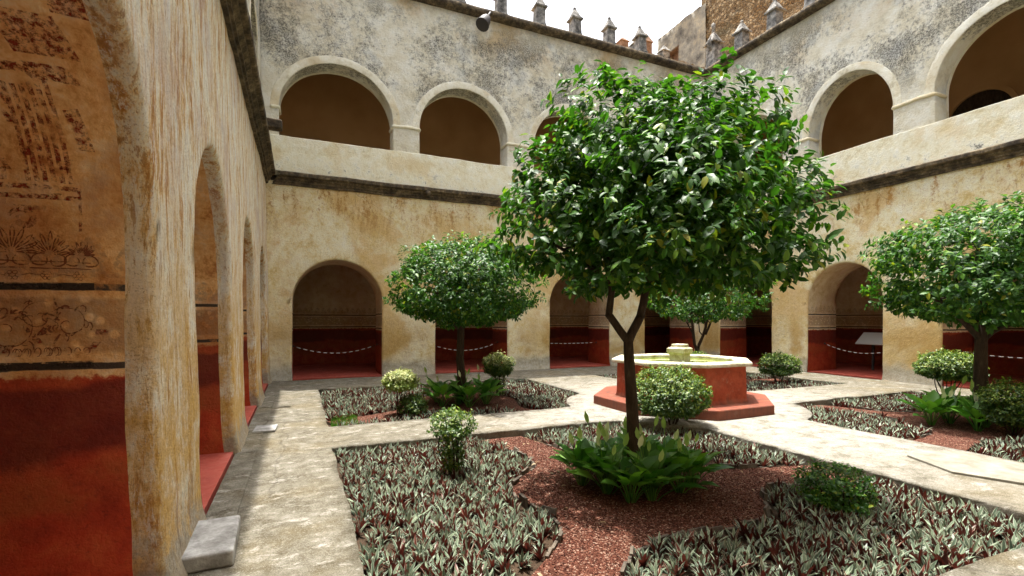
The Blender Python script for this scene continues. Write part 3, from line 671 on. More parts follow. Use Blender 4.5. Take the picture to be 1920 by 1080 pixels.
for i in range(7):        # small chain of flowers
    tc = 0.36 + 0.14*i
    for k in range(6):
        a = k*math.pi/3; stroke(mb, [(tc + 0.020*math.cos(a) + 0.010*math.cos(a+q), 1.945 + 0.016*math.sin(a) + 0.010*math.sin(a+q)) for q in (0, 1.2, 2.4, 3.6, 4.8, 6.3)], 0.004)
    stroke(mb, [(tc+0.03, 1.945), (tc+0.07, 1.952), (tc+0.11, 1.945)], 0.004)
def spiral(tc, lc, r, turns, sg, a0=0.0, wd=0.007):
    n = int(26*turns); stroke(mb, [(tc + sg*r*(1-0.9*i/n)*math.cos(a0 + turns*2*math.pi*i/n), lc + r*(1-0.9*i/n)*math.sin(a0 + turns*2*math.pi*i/n)) for i in range(n+1)], wd)
rs = random.Random(3)
for tc, sg, lc, r in ((0.40, 1, 1.68, 0.10), (0.53, -1, 1.72, 0.09), (0.66, 1, 1.64, 0.12), (0.80, -1, 1.70, 0.10), (0.95, 1, 1.66, 0.12)):
    spiral(tc, lc, r, 1.2, sg, rs.uniform(0, 3), 0.006)
    for k in range(16):       # acanthus lobes round the scroll
        a = rs.uniform(0, 6.28); b0 = (tc + sg*r*rs.uniform(0.5, 1.1)*math.cos(a), lc + r*rs.uniform(0.5, 1.1)*math.sin(a)); ln = rs.uniform(0.02, 0.06); tw_ = rs.uniform(-2, 2)
        stroke(mb, [(b0[0] + sg*u*ln*math.cos(a+tw_*u), b0[1] + u*ln*math.sin(a+tw_*u)) for u in (0, .3, .6, .8, 1)], rs.uniform(0.004, 0.011))
    for k in range(5):
        stroke(mb, [(tc - 0.08 + 0.04*k + 0.014*math.cos(q), 1.525 + 0.022*math.sin(q)) for q in [0.7*j for j in range(8)]], 0.005)
ML.append(mb.build('painted_frieze', M['mural_line'], None))
mb = MB()
for i in range(6): patch(mb, 0.37+0.035*i, 2.45, 0.392+0.035*i, 2.98, 0.002, 0.03)
patch(mb, 0.26, 2.98, 0.60, 3.06, 0.002, 0.05); patch(mb, 0.24, 3.10, 0.50, 3.30, 0.002, 0.06); patch(mb, 0.55, 2.95, 1.1, 3.04)
patch(mb, 0.34, 2.36, 0.9, 2.385); patch(mb, 0.34, 2.41, 0.95, 2.435); patch(mb, 0.50, 2.30, 1.0, 2.325); patch(mb, 0.345, 2.20, 0.36, 2.42)
for i in range(4): patch(mb, 0.70+0.06*i, 2.50, 0.73+0.06*i, 2.85, 0.002, -0.05)
patch(mb, 0.15, 3.32, 0.30, 3.52); patch(mb, 0.60, 3.15, 1.0, 3.22); patch(mb, 0.26, 2.64, 0.33, 2.86, 0.002, 0.04)
for tc, lc, r in ((0.75, 2.62, 0.12), (0.60, 2.25, 0.06), (0.85, 3.3, 0.15)):
    spiral(tc, lc, r, 1.3, 1, 0.3, 0.03)
for k in range(26):
    t0 = rs.uniform(0.2, 0.95); l0 = rs.choice([rs.uniform(1.52, 1.84), rs.uniform(2.1, 3.3), rs.uniform(2.3, 3.2)]); w_ = rs.uniform(0.02, 0.06)
    patch(mb, t0, l0, t0+w_, l0+rs.uniform(0.02, 0.07), 0.002, rs.uniform(-.03, .03))
ML.append(mb.build('painted_architecture', M['mural_red'], None))
for o in ML:
    o['kind'] = 'stuff'; o.parent = LEFTW; o.data.transform(Matrix.Translation(-Vector(LEFTW.location)))

# ------------------------------------------------------------------ the church behind
ch = empty('church', (20, 21, 0)); CL = Vector(ch.location)
def rough_face(mb, fn, us, zs_, amp=0.10):
    mb.grid([[fn(u, z) + noise.noise_vector(fn(u, z)*1.6)*amp + noise.noise_vector(fn(u, z)*5)*amp*0.45 for z in zs_] for u in us])
mb = MB()
rough_face(mb, lambda u, z: Vector((20.0, u, z)) - CL, lin(-8, 20.1, 0.22), lin(9, 26, 0.25), 0.12)
rough_face(mb, lambda u, z: Vector((u, 20.1, z)) - CL, lin(20.0, 32, 0.4), lin(9, 26, 0.4), 0.12)
mb.box(0.2, 12, -29, -1.0, 0, 4.99); mb.box(0.0, 12, -29, -0.9, 5.0, 4.995)
mb.build('nave_wall', M['church'], ch, weld=0.002)
mb = MB(); mb.box(20.05-20, 12, -29, -0.92, 25.9, 26.2); mb.build('nave_roof', M['church_grey'], ch, smooth=False)
# lower grey buttress wall with a niche
mb = MB()
nd = [(20.35, 21.9), (22.6, 23.5)]
def bt(u, z): return Vector((19.9, u, z)) - CL
zt = lambda u: 18.6 + 0.15*math.sin(u*5)
for (a, b) in ((19.7, 21.75), (22.65, 23.5)):
    mb.grid([[bt(u, z) + noise.noise_vector(bt(u, z)*2)*0.06 for z in lin(9, 18.7, 0.4)] for u in lin(a, b, 0.2)])
mb.grid([[bt(u, z) + noise.noise_vector(bt(u, z)*2)*0.06 for z in lin(17.4, 18.7, 0.3)] for u in lin(21.75, 22.65, 0.2)])
mb.grid([[Vector((u, 23.5, z)) - CL + noise.noise_vector(Vector((u, 23.5, z))*2)*0.06 for z in lin(9, 18.7, 0.4)] for u in lin(19.9, 22, 0.3)])
mb.grid([[Vector((u, y, 18.7)) - CL + noise.noise_vector(Vector((u, y, 18.7))*2)*0.06 for y in lin(20.1, 23.5, 0.3)] for u in lin(19.9, 22, 0.3)])
mb.build('buttress_wall', M['church_grey'], ch, weld=0.05)
mb = MB(); mb.grid([[Vector((20.35, u, z)) - CL for z in (9, 17.5)] for u in (21.7, 22.7)])
mb.grid([[Vector((x, 22.66, z)) - CL for z in (9, 17.5)] for x in (19.86, 20.36)]); mb.grid([[Vector((x, 21.74, z)) - CL for z in (9, 17.5)] for x in (19.86, 20.36)])
mb.grid([[Vector((x, y, 17.42)) - CL for y in (21.7, 22.7)] for x in (19.86, 20.36)])
mb.build('niche', M['pink'], ch)
tag(ch, 'rough brown stone church wall rising above the right wing roof', 'church')
# ruined merlons on the terrace behind the far wing
tw = empty('roof_parapet', (14.5, 19.0, 12.75)); q0 = Vector(tw.location) - Vector((0, 0, 1.15))
mb = MB()
mb.grid([[Vector((x, 19.0, z)) - q0 + noise.noise_vector(Vector((x, 19, z))*3)*0.08 for z in lin(11.5, 13.55, 0.25)] for x in lin(13.9, 19.7, 0.2)])
mb.grid([[Vector((x, y, 13.5 + 0.1*math.sin(x*9))) - q0 for y in (19.0, 19.4)] for x in lin(13.9, 19.7, 0.2)])
mb.grid([[Vector((13.9, y, z)) - q0 for z in (11.5, 13.5)] for y in (19.0, 19.4)])
mb.build('wall_face', M['church_grey'], tw)
for x, h, m in ((14.1, 0.45, 'pink'), (14.9, 0.55, 'pinnacle'), (15.5, 0.9, 'pink'), (16.6, 0.6, 'pinnacle')):
    mb = MB(); mb.box(x-0.2, x+0.2, 18.95, 19.35, 13.42, 13.5+h*0.6)
    mb.add([(x-0.26, 18.9, 13.5+h*0.6), (x+0.26, 18.9, 13.5+h*0.6), (x+0.26, 19.4, 13.5+h*0.6), (x-0.26, 19.4, 13.5+h*0.6), (x, 19.15, 13.5+h*1.2)], [(0,1,4),(1,2,4),(2,3,4),(3,0,4),(3,2,1,0)])
    me = mb.mesh('merlon', smooth=False); me.transform(Matrix.Translation(-q0)); link('merlon', me, tw, M[m])
tag(tw, 'weathered grey and pink roof parapet with small merlons behind the pinnacles', 'parapet')

# ------------------------------------------------------------------ fountain
fo = empty('fountain', (FC.x, FC.y, 0.0))
A8 = R(22.5)
def oct_prof(prof, name, mat, bev=0.02, sub=1):
    mb = MB(); pts = []
    for k in range(8*sub+1):
        a = A8 + k*math.pi/4/sub
        f = 1.0
        if sub > 1:
            aa = (k % sub)/sub*math.pi/4 - math.pi/8; f = math.cos(math.pi/8)/math.cos(aa)
        pts.append([(r*f*math.cos(a), r*f*math.sin(a), z) for r, z in prof])
    mb.grid(pts)
    o = mb.build(name, mat, fo, weld=0.001, smooth=False)
    if bev: bevel(o, bev, 3, 20)
    return o
oct_prof([(0.2, 0.17), (1.77, 0.175), (1.77, 0.0)], 'plinth_step', M['terracotta'], 0.02)
oct_prof([(1.34, 0.16), (1.30, 0.24), (1.285, 0.85), (1.16, 0.85), (1.16, 0.5)], 'basin_wall', M['terracotta'], 0.02)
ro = oct_prof([(1.08, 0.82), (1.08, 0.905), (1.10, 0.925), (1.37, 0.925), (1.40, 0.91), (1.405, 0.87), (1.37, 0.845), (1.26, 0.84)], 'basin_rim', M['rim'], 0.012)
mb = MB(); mb.lathe([(0.001, 0.86), (1.0, 0.86), (1.15, 0.86)], 8, ang0=A8); mb.build('water_surface', M['water'], fo, smooth=False)
mb = MB()
for (a, b, z0, z1) in ((0.155, 0.15, 0.3, 1.0), (0.15, 0.19, 1.0, 1.04), (0.19, 0.19, 1.04, 1.12), (0.19, 0.13, 1.12, 1.15), (0.13, 0.125, 1.15, 1.21)):
    mb.add([(-a,-a,z0),(a,-a,z0),(a,a,z0),(-a,a,z0),(-b,-b,z1),(b,-b,z1),(b,b,z1),(-b,b,z1)], [(0,1,5,4),(1,2,6,5),(2,3,7,6),(3,0,4,7),(4,5,6,7)])
o = mb.build('spout_pillar', M['rim'], fo, weld=0.001, smooth=False); bevel(o, 0.012); o.rotation_euler = (0, 0, R(20))
tag(fo, 'terracotta octagonal fountain with pale rim and green water', 'fountain')

# ------------------------------------------------------------------ loose stones
def block(name, x0, x1, y0, y1, z0, z1, mat, label, cat, rz=0.0, bv=0.02):
    mb = MB(); cx, cy = (x0+x1)/2, (y0+y1)/2; mb.box(x0-cx, x1-cx, y0-cy, y1-cy, 0, z1-z0)
    o = mb.build(name, mat, None, smooth=False); o.location = (cx, cy, z0); o.rotation_euler = (0, 0, rz); bevel(o, bv, 3)
    return tag(o, label, cat)
block('stone_step', -0.76, -0.43, 3.84, 4.52, 0.0, 0.118, M['kerb'], 'thick grey stone step block at the foot of the nearest left pier', 'step', R(2))
block('flat_stone', -0.64, -0.33, 8.2, 8.66, 0.0, 0.035, M['kerb'], 'small flat grey stone lying on the left walkway beside the wall', 'stone slab', R(-3), 0.01)
mb = MB(); ht = [(6.91, 3.57), (6.60, 2.98), (6.82, 2.46), (7.30, 2.10), (7.72, 2.35), (7.70, 3.40), (7.3, 3.62)]
mb.add([(x, y, 0.0) for x, y in ht] + [(x, y, 0.03) for x, y in ht], [tuple(range(7, 14))] + [(i, (i+1) % 7, 7+(i+1) % 7, 7+i) for i in range(7)])
o = mb.build('paving_slab', M['slab'], None, smooth=False); bevel(o, 0.006); tag(o, 'pale angular paving slab lying on the path at the right', 'slab')
# grey kerb strip along the left wall, in separate stones
kb = empty('kerb', (-0.6, 9.7, 0.0)); y = 4.66
while y < 14.9:
    ln = random.uniform(0.8, 1.3); mb = MB(); mb.box(-0.14, 0.10, -ln/2+0.006, ln/2-0.006, -0.05, 0.014 + random.uniform(-.004, .004))
    o = mb.build('kerb_stone', M['path'], kb, smooth=False); bevel(o, 0.005); o.location = (random.uniform(-.01, .01), y + ln/2 - 9.7, 0); y += ln
tag(kb, 'flush worn stone kerb in the shade along the foot of the left wall', 'kerb')

# ------------------------------------------------------------------ barrier ropes and sign in the arches
def rope(p0, p1, sag, label):
    p0, p1 = Vector(p0), Vector(p1); root = empty('barrier_chain', tuple((p0+p1)/2)); q = Vector(root.location); n = 26
    P_ = [p0.lerp(p1, i/n) - Vector((0, 0, sag*4*(i/n)*(1-i/n))) - q for i in range(n+1)]
    mb = MB(); mb.tube(P_, 0.008, 6); mb.build('rope', M['rope'], root)
    for i in range(1, n-1, 2):
        mb = MB(); a, b = P_[i], P_[i+1]; mb.tube([a.lerp(b, -0.05), a.lerp(b, 0.5), a.lerp(b, 1.05)], 0.011, 7); mb.build('white_sleeve', M['white'], root)
    for p in (P_[0], P_[-1]):
        mb = MB(); mb.lathe([(0.001, -0.03), (0.025, -0.02), (0.03, 0), (0.025, 0.02), (0.001, 0.03)], 8); o = mb.build('hook', M['lead'], root); o.location = p
    tag(root, label, 'barrier rope', 'white sleeved barrier ropes across the arches')
rope((-0.17, 15.9, 0.92), (2.25, 15.9, 0.92), 0.24, 'sagging white sleeved barrier rope in the far arch left of the round tree')
rope((3.95, 15.9, 0.92), (6.38, 15.9, 0.92), 0.26, 'white sleeved barrier rope in the arch behind the left round tree trunk')
rope((8.02, 15.9, 0.86), (10.48, 15.9, 0.84), 0.03, 'nearly straight white sleeved barrier rope in the far arch left of the fountain')
rope((16.0, 10.66, 0.92), (16.0, 8.47, 0.86), 0.22, 'white sleeved barrier rope in the right wing arch that holds the sloped sign')
rope((16.0, 7.03, 0.88), (16.0, 4.82, 0.88), 0.1, 'white sleeved barrier rope in the right wing arch behind the right tree')
ib = empty('information_board', (17.4, 9.98, 0.035))
mb = MB(); mb.box(-0.03, 0.03, -0.03, 0.03, 0, 1.0); mb.build('post', M['lead'], ib, smooth=False)
mb = MB(); mb.box(-0.30, 0.30, -0.42, 0.42, -0.015, 0.015); o = mb.build('board', M['white'], ib, smooth=False); o.location = (0, 0, 1.05); o.rotation_euler = (0, R(-38), 0)
tag(ib, 'sloped white information board on a post inside the right arcade', 'sign')

# ------------------------------------------------------------------ vegetation: numpy leaf scattering
def leaf_tpl(wd, fold=0.12, curl=0.12):
    xs = [0, .3, .68, 1.0]; hw = [0, wd*0.92, wd*0.8, 0]
    sp = [(x, 0, -curl*x*x) for x in xs]
    lf = [(xs[i], hw[i]/1.0, fold*hw[i]*2 - curl*xs[i]**2) for i in (1, 2)]; rt = [(x, -y, z) for x, y, z in lf]
    return np.array(sp + lf + rt), [(0, 1, 4), (1, 2, 5, 4), (2, 3, 5), (0, 6, 1), (1, 6, 7, 2), (2, 7, 3)]
def scatter(name, tpl, mats, parent=None, attr=None):
    """tpl=(verts, faces); mats: (N,4,4) -> one mesh"""
    v, f = tpl; N = len(mats); mats = np.asarray(mats)
    V = np.einsum('nij,kj->nki', mats[:, :3, :3], v) + mats[:, None, :3, 3]
    k = len(v); me = bpy.data.meshes.new(name)
    flat = [i for q in f for i in q]; st = np.cumsum([0] + [len(q) for q in f])[:-1]; tot = [len(q) for q in f]
    me.vertices.add(N*k); me.vertices.foreach_set('co', V.reshape(-1))
    L = (np.array(flat)[None, :] + (np.arange(N)*k)[:, None]).reshape(-1)
    me.loops.add(len(L)); me.loops.foreach_set('vertex_index', L.astype(np.int32))
    S = (st[None, :] + (np.arange(N)*len(flat))[:, None]).reshape(-1)
    me.polygons.add(len(S)); me.polygons.foreach_set('loop_start', S.astype(np.int32))
    me.polygons.foreach_set('use_smooth', [True]*len(S))
    if attr is not None:
        a = me.attributes.new('across', 'FLOAT', 'POINT'); a.data.foreach_set('value', np.tile(attr, N).astype(np.float32))
    me.update(calc_edges=True); me.validate()
    return me
def frame(d, up, sc, p):
    """matrices with X along d and Z near up"""
    d = d/np.linalg.norm(d, axis=1, keepdims=True)
    y = np.cross(up, d); y /= np.linalg.norm(y, axis=1, keepdims=True)+1e-9
    z = np.cross(d, y); M_ = np.zeros((len(d), 4, 4)); sc = np.asarray(sc)[:, None]
    M_[:, :3, 0] = d*sc; M_[:, :3, 1] = y*sc; M_[:, :3, 2] = z*sc; M_[:, :3, 3] = p; M_[:, 3, 3] = 1
    return M_
def unit(n):
    v = rng.normal(size=(n, 3)); return v/np.linalg.norm(v, axis=1, keepdims=True)
def crown_twigs(n, rad, hz_up, hz_dn, lump, seed, shell=0.6):
    """points spread through a lumpy flattened dome"""
    d = unit(n); o = np.array([1.0 + lump*noise.noise(Vector(x)*2.1 + Vector((seed, seed*2, 0))) + 0.6*lump*noise.noise(Vector(x)*5.0 + Vector((0, seed, seed))) for x in d])
    r = np.where(rng.random(n) < shell, rng.uniform(0.86, 1.02, n), rng.random(n)**0.5*0.95)
    p = d*(o*r)[:, None]; p[:, :2] *= rad; p[:, 2] *= np.where(p[:, 2] > 0, hz_up, hz_dn)
    k = p[:, 2] < 0; p[k, 2] = -hz_dn*np.abs(p[k, 2]/hz_dn)**0.62
    return p, d
def citrus_leaves(p, d, per, ln, droop=0.25):
    n = len(p); ax = d + np.array([0, 0, 0.35]) + 0.5*unit(n); ax /= np.linalg.norm(ax, axis=1, keepdims=True)
    sh = (rng.random(n) < 0.07)[:, None]; p = p + sh*(d*rng.uniform(0.04, 0.12, (n, 1)) + np.array([0, 0, 0.05]))*ln/0.11
    P_ = []; D_ = []; U_ = []
    for k in range(per):
        s_ = (k/per)*0.16*ln/0.11
        r = unit(n); r -= (r*ax).sum(1, keepdims=True)*ax; r /= np.linalg.norm(r, axis=1, keepdims=True)
        dd = ax*rng.uniform(0.15, 0.9, (n, 1)) + r*0.9 + np.array([0, 0, -droop])
        P_.append(p - ax*s_*(1 + 0.8*sh)); D_.append(dd); U_.append(ax*0.7 + np.array([0, 0, 0.8]) + 0.25*unit(n))
    P_, D_, U_ = np.concatenate(P_), np.concatenate(D_), np.concatenate(U_)
    return frame(D_, U_, ln*rng.uniform(0.6, 1.2, len(P_)), P_)
CIT = leaf_tpl(0.26, 0.16, 0.22)
cit_me = None
def limb(mb, a, b, r0, r1, seed, n=6, bend=0.08):
    a, b = Vector(a), Vector(b); pts = []
    for i in range(n+1):
        p = a.lerp(b, i/n); k = math.sin(math.pi*i/n)
        pts.append(p + noise.noise_vector(p*1.3 + Vector((seed, 0, seed)))*bend*k*(b-a).length*2)
    mb.tube(pts, [r0 + (r1-r0)*i/n for i in range(n+1)], 9)
    return pts
def citrus_tree(x, y, label, trunk, limbs, cc, rad, hu, hd, twigs, per, ln, seed, lump=0.22, fruits=0, single=0, tr=0.075, lobes=None):
    root = empty('citrus_tree', (x, y, BEDZ))
    mb = MB(); z0 = -0.05
    pts = [Vector(p) for p in trunk]; mb.tube(pts, [tr*(1.25 - 0.45*i/(len(pts)-1)) for i in range(len(pts))], 12)
    mb.build('trunk', M['bark'], root)
    mb = MB(); c = Vector(cc)
    for (a, b, r0, r1) in limbs:
        pp = limb(mb, a, b, r0, r1, seed)
        for k in range(5 if b[2] > 2.65 or not lobes else 0):
            s_ = pp[2 + k % 4]; e = c + Vector(unit(1)[0]) * Vector((rad*0.75, rad*0.75, hu*0.7)).length*0.45
            e = Vector((c.x + (e.x-c.x), c.y + (e.y-c.y), max(c.z - hd*0.5, e.z)))
            limb(mb, s_, e, r1*0.75, 0.006, seed+k, 5, 0.1)
    mb.build('limbs', M['bark'], root)
    p, d = crown_twigs(twigs, rad, hu, hd, lump, seed)
    p = p + np.array(cc)
    if lobes:
        P2 = []; D2 = []; tot_ = sum(q[3]**2*q[4] for q in lobes)
        for (lx, ly, lz, lr, lh) in lobes:
            pp, dd = crown_twigs(max(30, int(twigs*lr*lr*lh/tot_)), lr, lh, lh*0.92, lump, seed + lx*3, 0.7)
            P2.append(pp + np.array([lx, ly, lz])); D2.append(dd)
        p, d = np.concatenate(P2), np.concatenate(D2)
    ms = citrus_leaves(p, d, per, ln)
    if single:
        camp = np.array([0 - x, 0 - y, 1.7 - BEDZ]); cen = ms[:, :3, 3]
        dist = np.linalg.norm(cen - camp, axis=1); pick = np.argsort(dist)[:single]
        lm = scatter('leaf', CIT, np.eye(4)[None]); lm.materials.append(M['citrus'])
        for i in pick:
            o = bpy.data.objects.new('leaf', lm); C.objects.link(o); o.parent = root; o.matrix_local = Matrix(ms[i].tolist())
        ms = np.delete(ms, pick, axis=0)
    me = scatter('crown', CIT, ms); o = link('crown', me, root, M['citrus']); o['kind'] = 'stuff'
    for k in range(fruits):
        q, _ = crown_twigs(1, rad*0.97, hu, hd, lump, seed)
        mb = MB(); rr = 0.036; mb.lathe([(0.001, -rr), (rr*.7, -rr*.7), (rr, 0), (rr*.7, rr*.7), (0.001, rr)], 10)
        o = mb.build('fruit', M['orange'], root); o.location = Vector(q[0]) + c
    tag(root, label, 'tree', 'clipped citrus trees in the garden beds')
    return root
LOBES = []
for (u, v, r_, h_, dep) in ((1250, 330, 205, 170, 0.0), (1068, 405, 146, 115, 0.15), (1425, 430, 148, 112, -0.1), (1165, 245, 138, 108, 0.2), (1350, 262, 150, 118, 0.1), (1230, 470, 215, 92, -0.1), (1240, 350, 190, 150, 0.85), (1250, 370, 185, 140, -0.65), (1490, 350, 75, 70, 0.1), (1030, 310, 78, 66, 0.2)):
    k_ = (5.15 + dep)/912; l_ = (u - 1195)*k_; LOBES.append((l_*0.9165 + dep*0.4, -l_*0.4 + dep*0.9165, 1.7 + (600-v)*k_ + 0.13, r_*k_, h_*k_))
citrus_tree(3.33, 4.32, 'largest citrus tree with forked trunk in the nearest bed, hiding part of the fountain',
    [(0.02, 0.0, -0.1), (0.0, 0.0, 0.25), (-0.01, 0, 0.7), (-0.03, 0.01, 1.1), (-0.05, 0.02, 1.45), (-0.06, 0.02, 1.66)],
    [((-0.06, 0.02, 1.60), (-0.26, 0.11, 1.90), 0.046, 0.040), ((-0.25, 0.105, 1.88), (-0.27, 0.11, 2.6), 0.040, 0.028), ((-0.055, 0.02, 1.60), (0.07, -0.03, 1.88), 0.052, 0.046), ((0.065, -0.03, 1.86), (0.16, -0.07, 2.6), 0.046, 0.030), ((-0.27, 0.11, 2.25), (-0.9, 0.4, 2.75), 0.032, 0.014), ((0.12, -0.05, 2.2), (0.95, -0.38, 2.75), 0.036, 0.014), ((0.10, -0.04, 2.3), (0.3, 0.3, 3.3), 0.032, 0.014)],
    (0.30, -0.12, 3.05), 1.45, 1.10, 0.95, 3400, 8, 0.110, 3.0, 0.40, single=300, tr=0.062, lobes=LOBES)
citrus_tree(3.2, 10.1, 'smaller dense round citrus tree in the far left bed before an arch',
    [(0.0, 0, -0.1), (0.02, 0, 0.5), (-0.02, 0, 1.0), (0.0, 0, 1.6), (0.0, 0, 1.9)],
    [((0, 0, 1.6), (-0.6, 0, 2.5), 0.05, 0.025), ((0, 0, 1.6), (0.6, 0.1, 2.5), 0.05, 0.025), ((0, 0, 1.7), (0, 0.3, 3.0), 0.05, 0.02)],
    (0.12, 0, 2.64), 1.55, 1.0, 0.92, 2800, 7, 0.10, 11.0, 0.26, tr=0.085)
citrus_tree(10.65, 4.4, 'citrus tree with leaning branches in the right bed at the edge of the view',
    [(0.0, 0, -0.1), (0.0, 0, 0.5), (-0.02, 0, 1.0), (0.0, 0, 1.5), (-0.02, 0, 1.8)],
    [((0, 0, 1.5), (-0.9, 0.3, 2.3), 0.055, 0.025), ((0, 0, 1.4), (0.9, -0.3, 2.1), 0.05, 0.025), ((0, 0, 1.7), (0.1, 0.1, 3.0), 0.06, 0.02)],
    (0.22, -0.05, 2.74), 1.75, 1.05, 0.98, 2500, 8, 0.11, 23.0, 0.24, fruits=3, tr=0.09)
citrus_tree(10.65, 10.9, 'citrus tree standing behind the fountain, mostly hidden by the big crown',
    [(0.0, 0, -0.1), (0.02, 0, 0.4), (0.0, 0, 0.8), (0.05, 0, 1.0)],
    [((0.05, 0, 0.9), (-0.25, 0, 2.3), 0.05, 0.025), ((0.05, 0, 0.9), (0.65, 0.0, 2.2), 0.05, 0.025), ((0.35, 0, 1.4), (1.1, 0.1, 2.4), 0.035, 0.02)],
    (0.35, 0, 2.75), 1.75, 1.0, 0.95, 1300, 7, 0.11, 31.0, 0.2, tr=0.075)

SH = leaf_tpl(0.27, 0.1, 0.15)
def shrub(x, y, label, rad, zc, hu, hd, n, ln, seed, mats=('shrub', 'shrub_tip'), tips=0.35, lump=0.25, stems=5, low=0.0):
    root = empty('shrub', (x, y, BEDZ)); zc -= BEDZ
    p, d = crown_twigs(n, rad, hu, hd, lump, seed, 0.75); p[:, 2] += zc
    if low:
        m = int(n*low); q = unit(m)*rng.random((m, 1))**0.4*np.array([rad*0.55, rad*0.55, zc*0.55]); q[:, 2] += zc*0.5; p = np.concatenate([p, q]); d = np.concatenate([d, unit(m)])
    ms = citrus_leaves(p, d, 5, ln, 0.05)
    topz = np.tile(d[:, 2], 5); tipm = (topz > 0.1) & (rng.random(len(ms)) < tips)
    me = scatter('foliage', SH, ms[~tipm]); link('foliage', me, root, M[mats[0]])['kind'] = 'stuff'
    if tipm.any(): me = scatter('young_foliage', SH, ms[tipm]); link('young_foliage', me, root, M[mats[1]])['kind'] = 'stuff'
    for k in range(stems):
        a = k*2*math.pi/stems + 0.4; mb = MB()
        limb(mb, (0.03*math.cos(a), 0.03*math.sin(a), -0.02), (rad*0.5*math.cos(a), rad*0.5*math.sin(a), zc), 0.014, 0.006, seed+k, 6, 0.1)
        mb.build('stem', M['bark'], root)
    tag(root, label, 'shrub', 'small clipped shrubs in the garden beds')
shrub(1.63, 5.45, 'scraggly grey-green shrub in the nearest bed, left of the big tree', 0.27, 0.50, 0.17, 0.16, 420, 0.040, 1.0, tips=0.3, lump=0.35, low=0.6)
shrub(5.55, 6.25, 'broad clipped green shrub in front of the fountain', 0.60, 0.52, 0.42, 0.38, 2600, 0.050, 2.0, stems=8)
shrub(4.72, 3.05, 'dark shaded shrub low among the silvery plants right of the big tree', 0.33, 0.11, 0.20, 0.2, 700, 0.04, 3.0, ('citrus', 'citrus'), tips=0.0, lump=0.3)  # darker leaf colour puts the big crown's shade into this shrub
shrub(13.0, 5.95, 'dome-topped shrub on bare stems in the right bed, left of the trunk', 0.58, 0.66, 0.36, 0.26, 2000, 0.055, 4.0, stems=9)
shrub(10.15, 3.80, 'round shrub at the right edge of the view beside the right trunk', 0.42, 0.42, 0.34, 0.36, 1500, 0.05, 5.0)
shrub(12.5, 9.65, 'clipped green shrub right of the fountain in front of the pale pier', 0.54, 0.44, 0.32, 0.32, 1600, 0.055, 6.0, tips=0.25)
shrub(9.4, 9.6, 'small shrub peeking over the fountain rim', 0.40, 0.62, 0.26, 0.26, 1000, 0.055, 7.0)
shrub(4.4, 10.9, 'yellow-green round-headed shrub right of the left round tree trunk', 0.36, 0.62, 0.27, 0.26, 1000, 0.052, 8.0, ('shrub', 'shrub_pale'), tips=0.7, low=0.25)
shrub(1.74, 9.28, 'pale cream-green round-headed shrub left of the left round tree trunk', 0.32, 0.56, 0.20, 0.18, 900, 0.05, 9.0, ('shrub_tip', 'shrub_pale'), tips=0.9)
shrub(1.95, 9.15, 'low dark bush below the pale cream-green shrub', 0.26, 0.10, 0.2, 0.2, 600, 0.05, 10.0, tips=0.0)

# ------------------------------------------------------------------ gravel rings with three arms, slate edging
CENT = dict(near=((3.3, 4.3), (100, 222, -12)), farleft=((3.2, 10.1), (205, 300, 60)), right=((10.65, 4.35), (108, 190, -30)), farright=((10.65, 10.7), (100, 222, -12)))
def gravel_poly(k, ro=1.26, hw=0.34, rend=2.9):
    (cx, cy), arms = CENT[k]; arms = sorted(a % 360 for a in arms); pts = []; da = math.degrees(math.asin(hw/ro))
    for i, a in enumerate(arms):
        nxt = arms[(i+1) % 3] + (360 if i == 2 else 0)
        u = Vector((math.cos(R(a)), math.sin(R(a)))); v = Vector((-u.y, u.x))
        for (r, s_) in ((1.30, -1.15), (1.5, -0.9), (1.9, -0.85), (rend, -1.0), (rend, 1.0), (1.9, 0.85), (1.5, 0.9), (1.30, 1.15)):
            p = u*r + v*hw*s_; pts.append(Vector((cx+p.x, cy+p.y)))
        for b in lin(a+da+8, nxt-da-8, 9):
            rr = ro + 0.05*math.sin(R(b)*5); pts.append(Vector((cx+rr*math.cos(R(b)), cy+rr*math.sin(R(b)))))
    poly = POLY[k]; bx = BEDS[k]
    return [Vector((min(max(p.x, bx[0]+0.02), bx[1]-0.02), min(max(p.y, bx[2]+0.02), bx[3]-0.02))) for p in pts]
GP = {k: gravel_poly(k) for k in BEDS}
gm = MB()
for k, p in GP.items():
    r = geometry.delaunay_2d_cdt(p, [(i, (i+1) % len(p)) for i in range(len(p))], [], 1, 1e-5)
    gm.add([(q.x, q.y, BEDZ + 0.035) for q in r[0]], [tuple(f) for f in r[2]])
tag(gm.build('gravel_bed', M['gravel'], smooth=False), 'red volcanic gravel rings with arms in the garden beds', None, None, 'structure')
# loose pebbles on the near gravel and dry leaves
def ring_pts(k, n, rmin=0.6):
    (cx, cy), _ = CENT[k]; out = []
    while len(out) < n:
        x, y = cx + random.uniform(-3, 3), cy + random.uniform(-3, 3)
        if inside((x, y), GP[k]) and math.hypot(x-cx, y-cy) > rmin: out.append((x, y))
    return out
pv = np.array([(1,0,0),(-1,0,0),(0,1,0),(0,-1,0),(0,0,.8),(0,0,-.8)], float); pf = [(0,2,4),(2,1,4),(1,3,4),(3,0,4),(2,0,5),(1,2,5),(3,1,5),(0,3,5)]
pts = ring_pts('near', 9000); P_ = np.array([(x, y, BEDZ+0.036) for x, y in pts])
me = scatter('gravel', (pv, pf), frame(unit(len(P_)), unit(len(P_)), rng.uniform(0.004, 0.012, len(P_)), P_)); 
for q in me.polygons: q.use_smooth = False
tag(link('gravel', me, None, M['pebble']), 'loose red pebbles on the nearest gravel ring', None, None, 'stuff')
pts = ring_pts('near', 46); P_ = np.array([(x, y, BEDZ+0.052) for x, y in pts]); dd = unit(len(P_)); dd[:, 2] *= 0.15
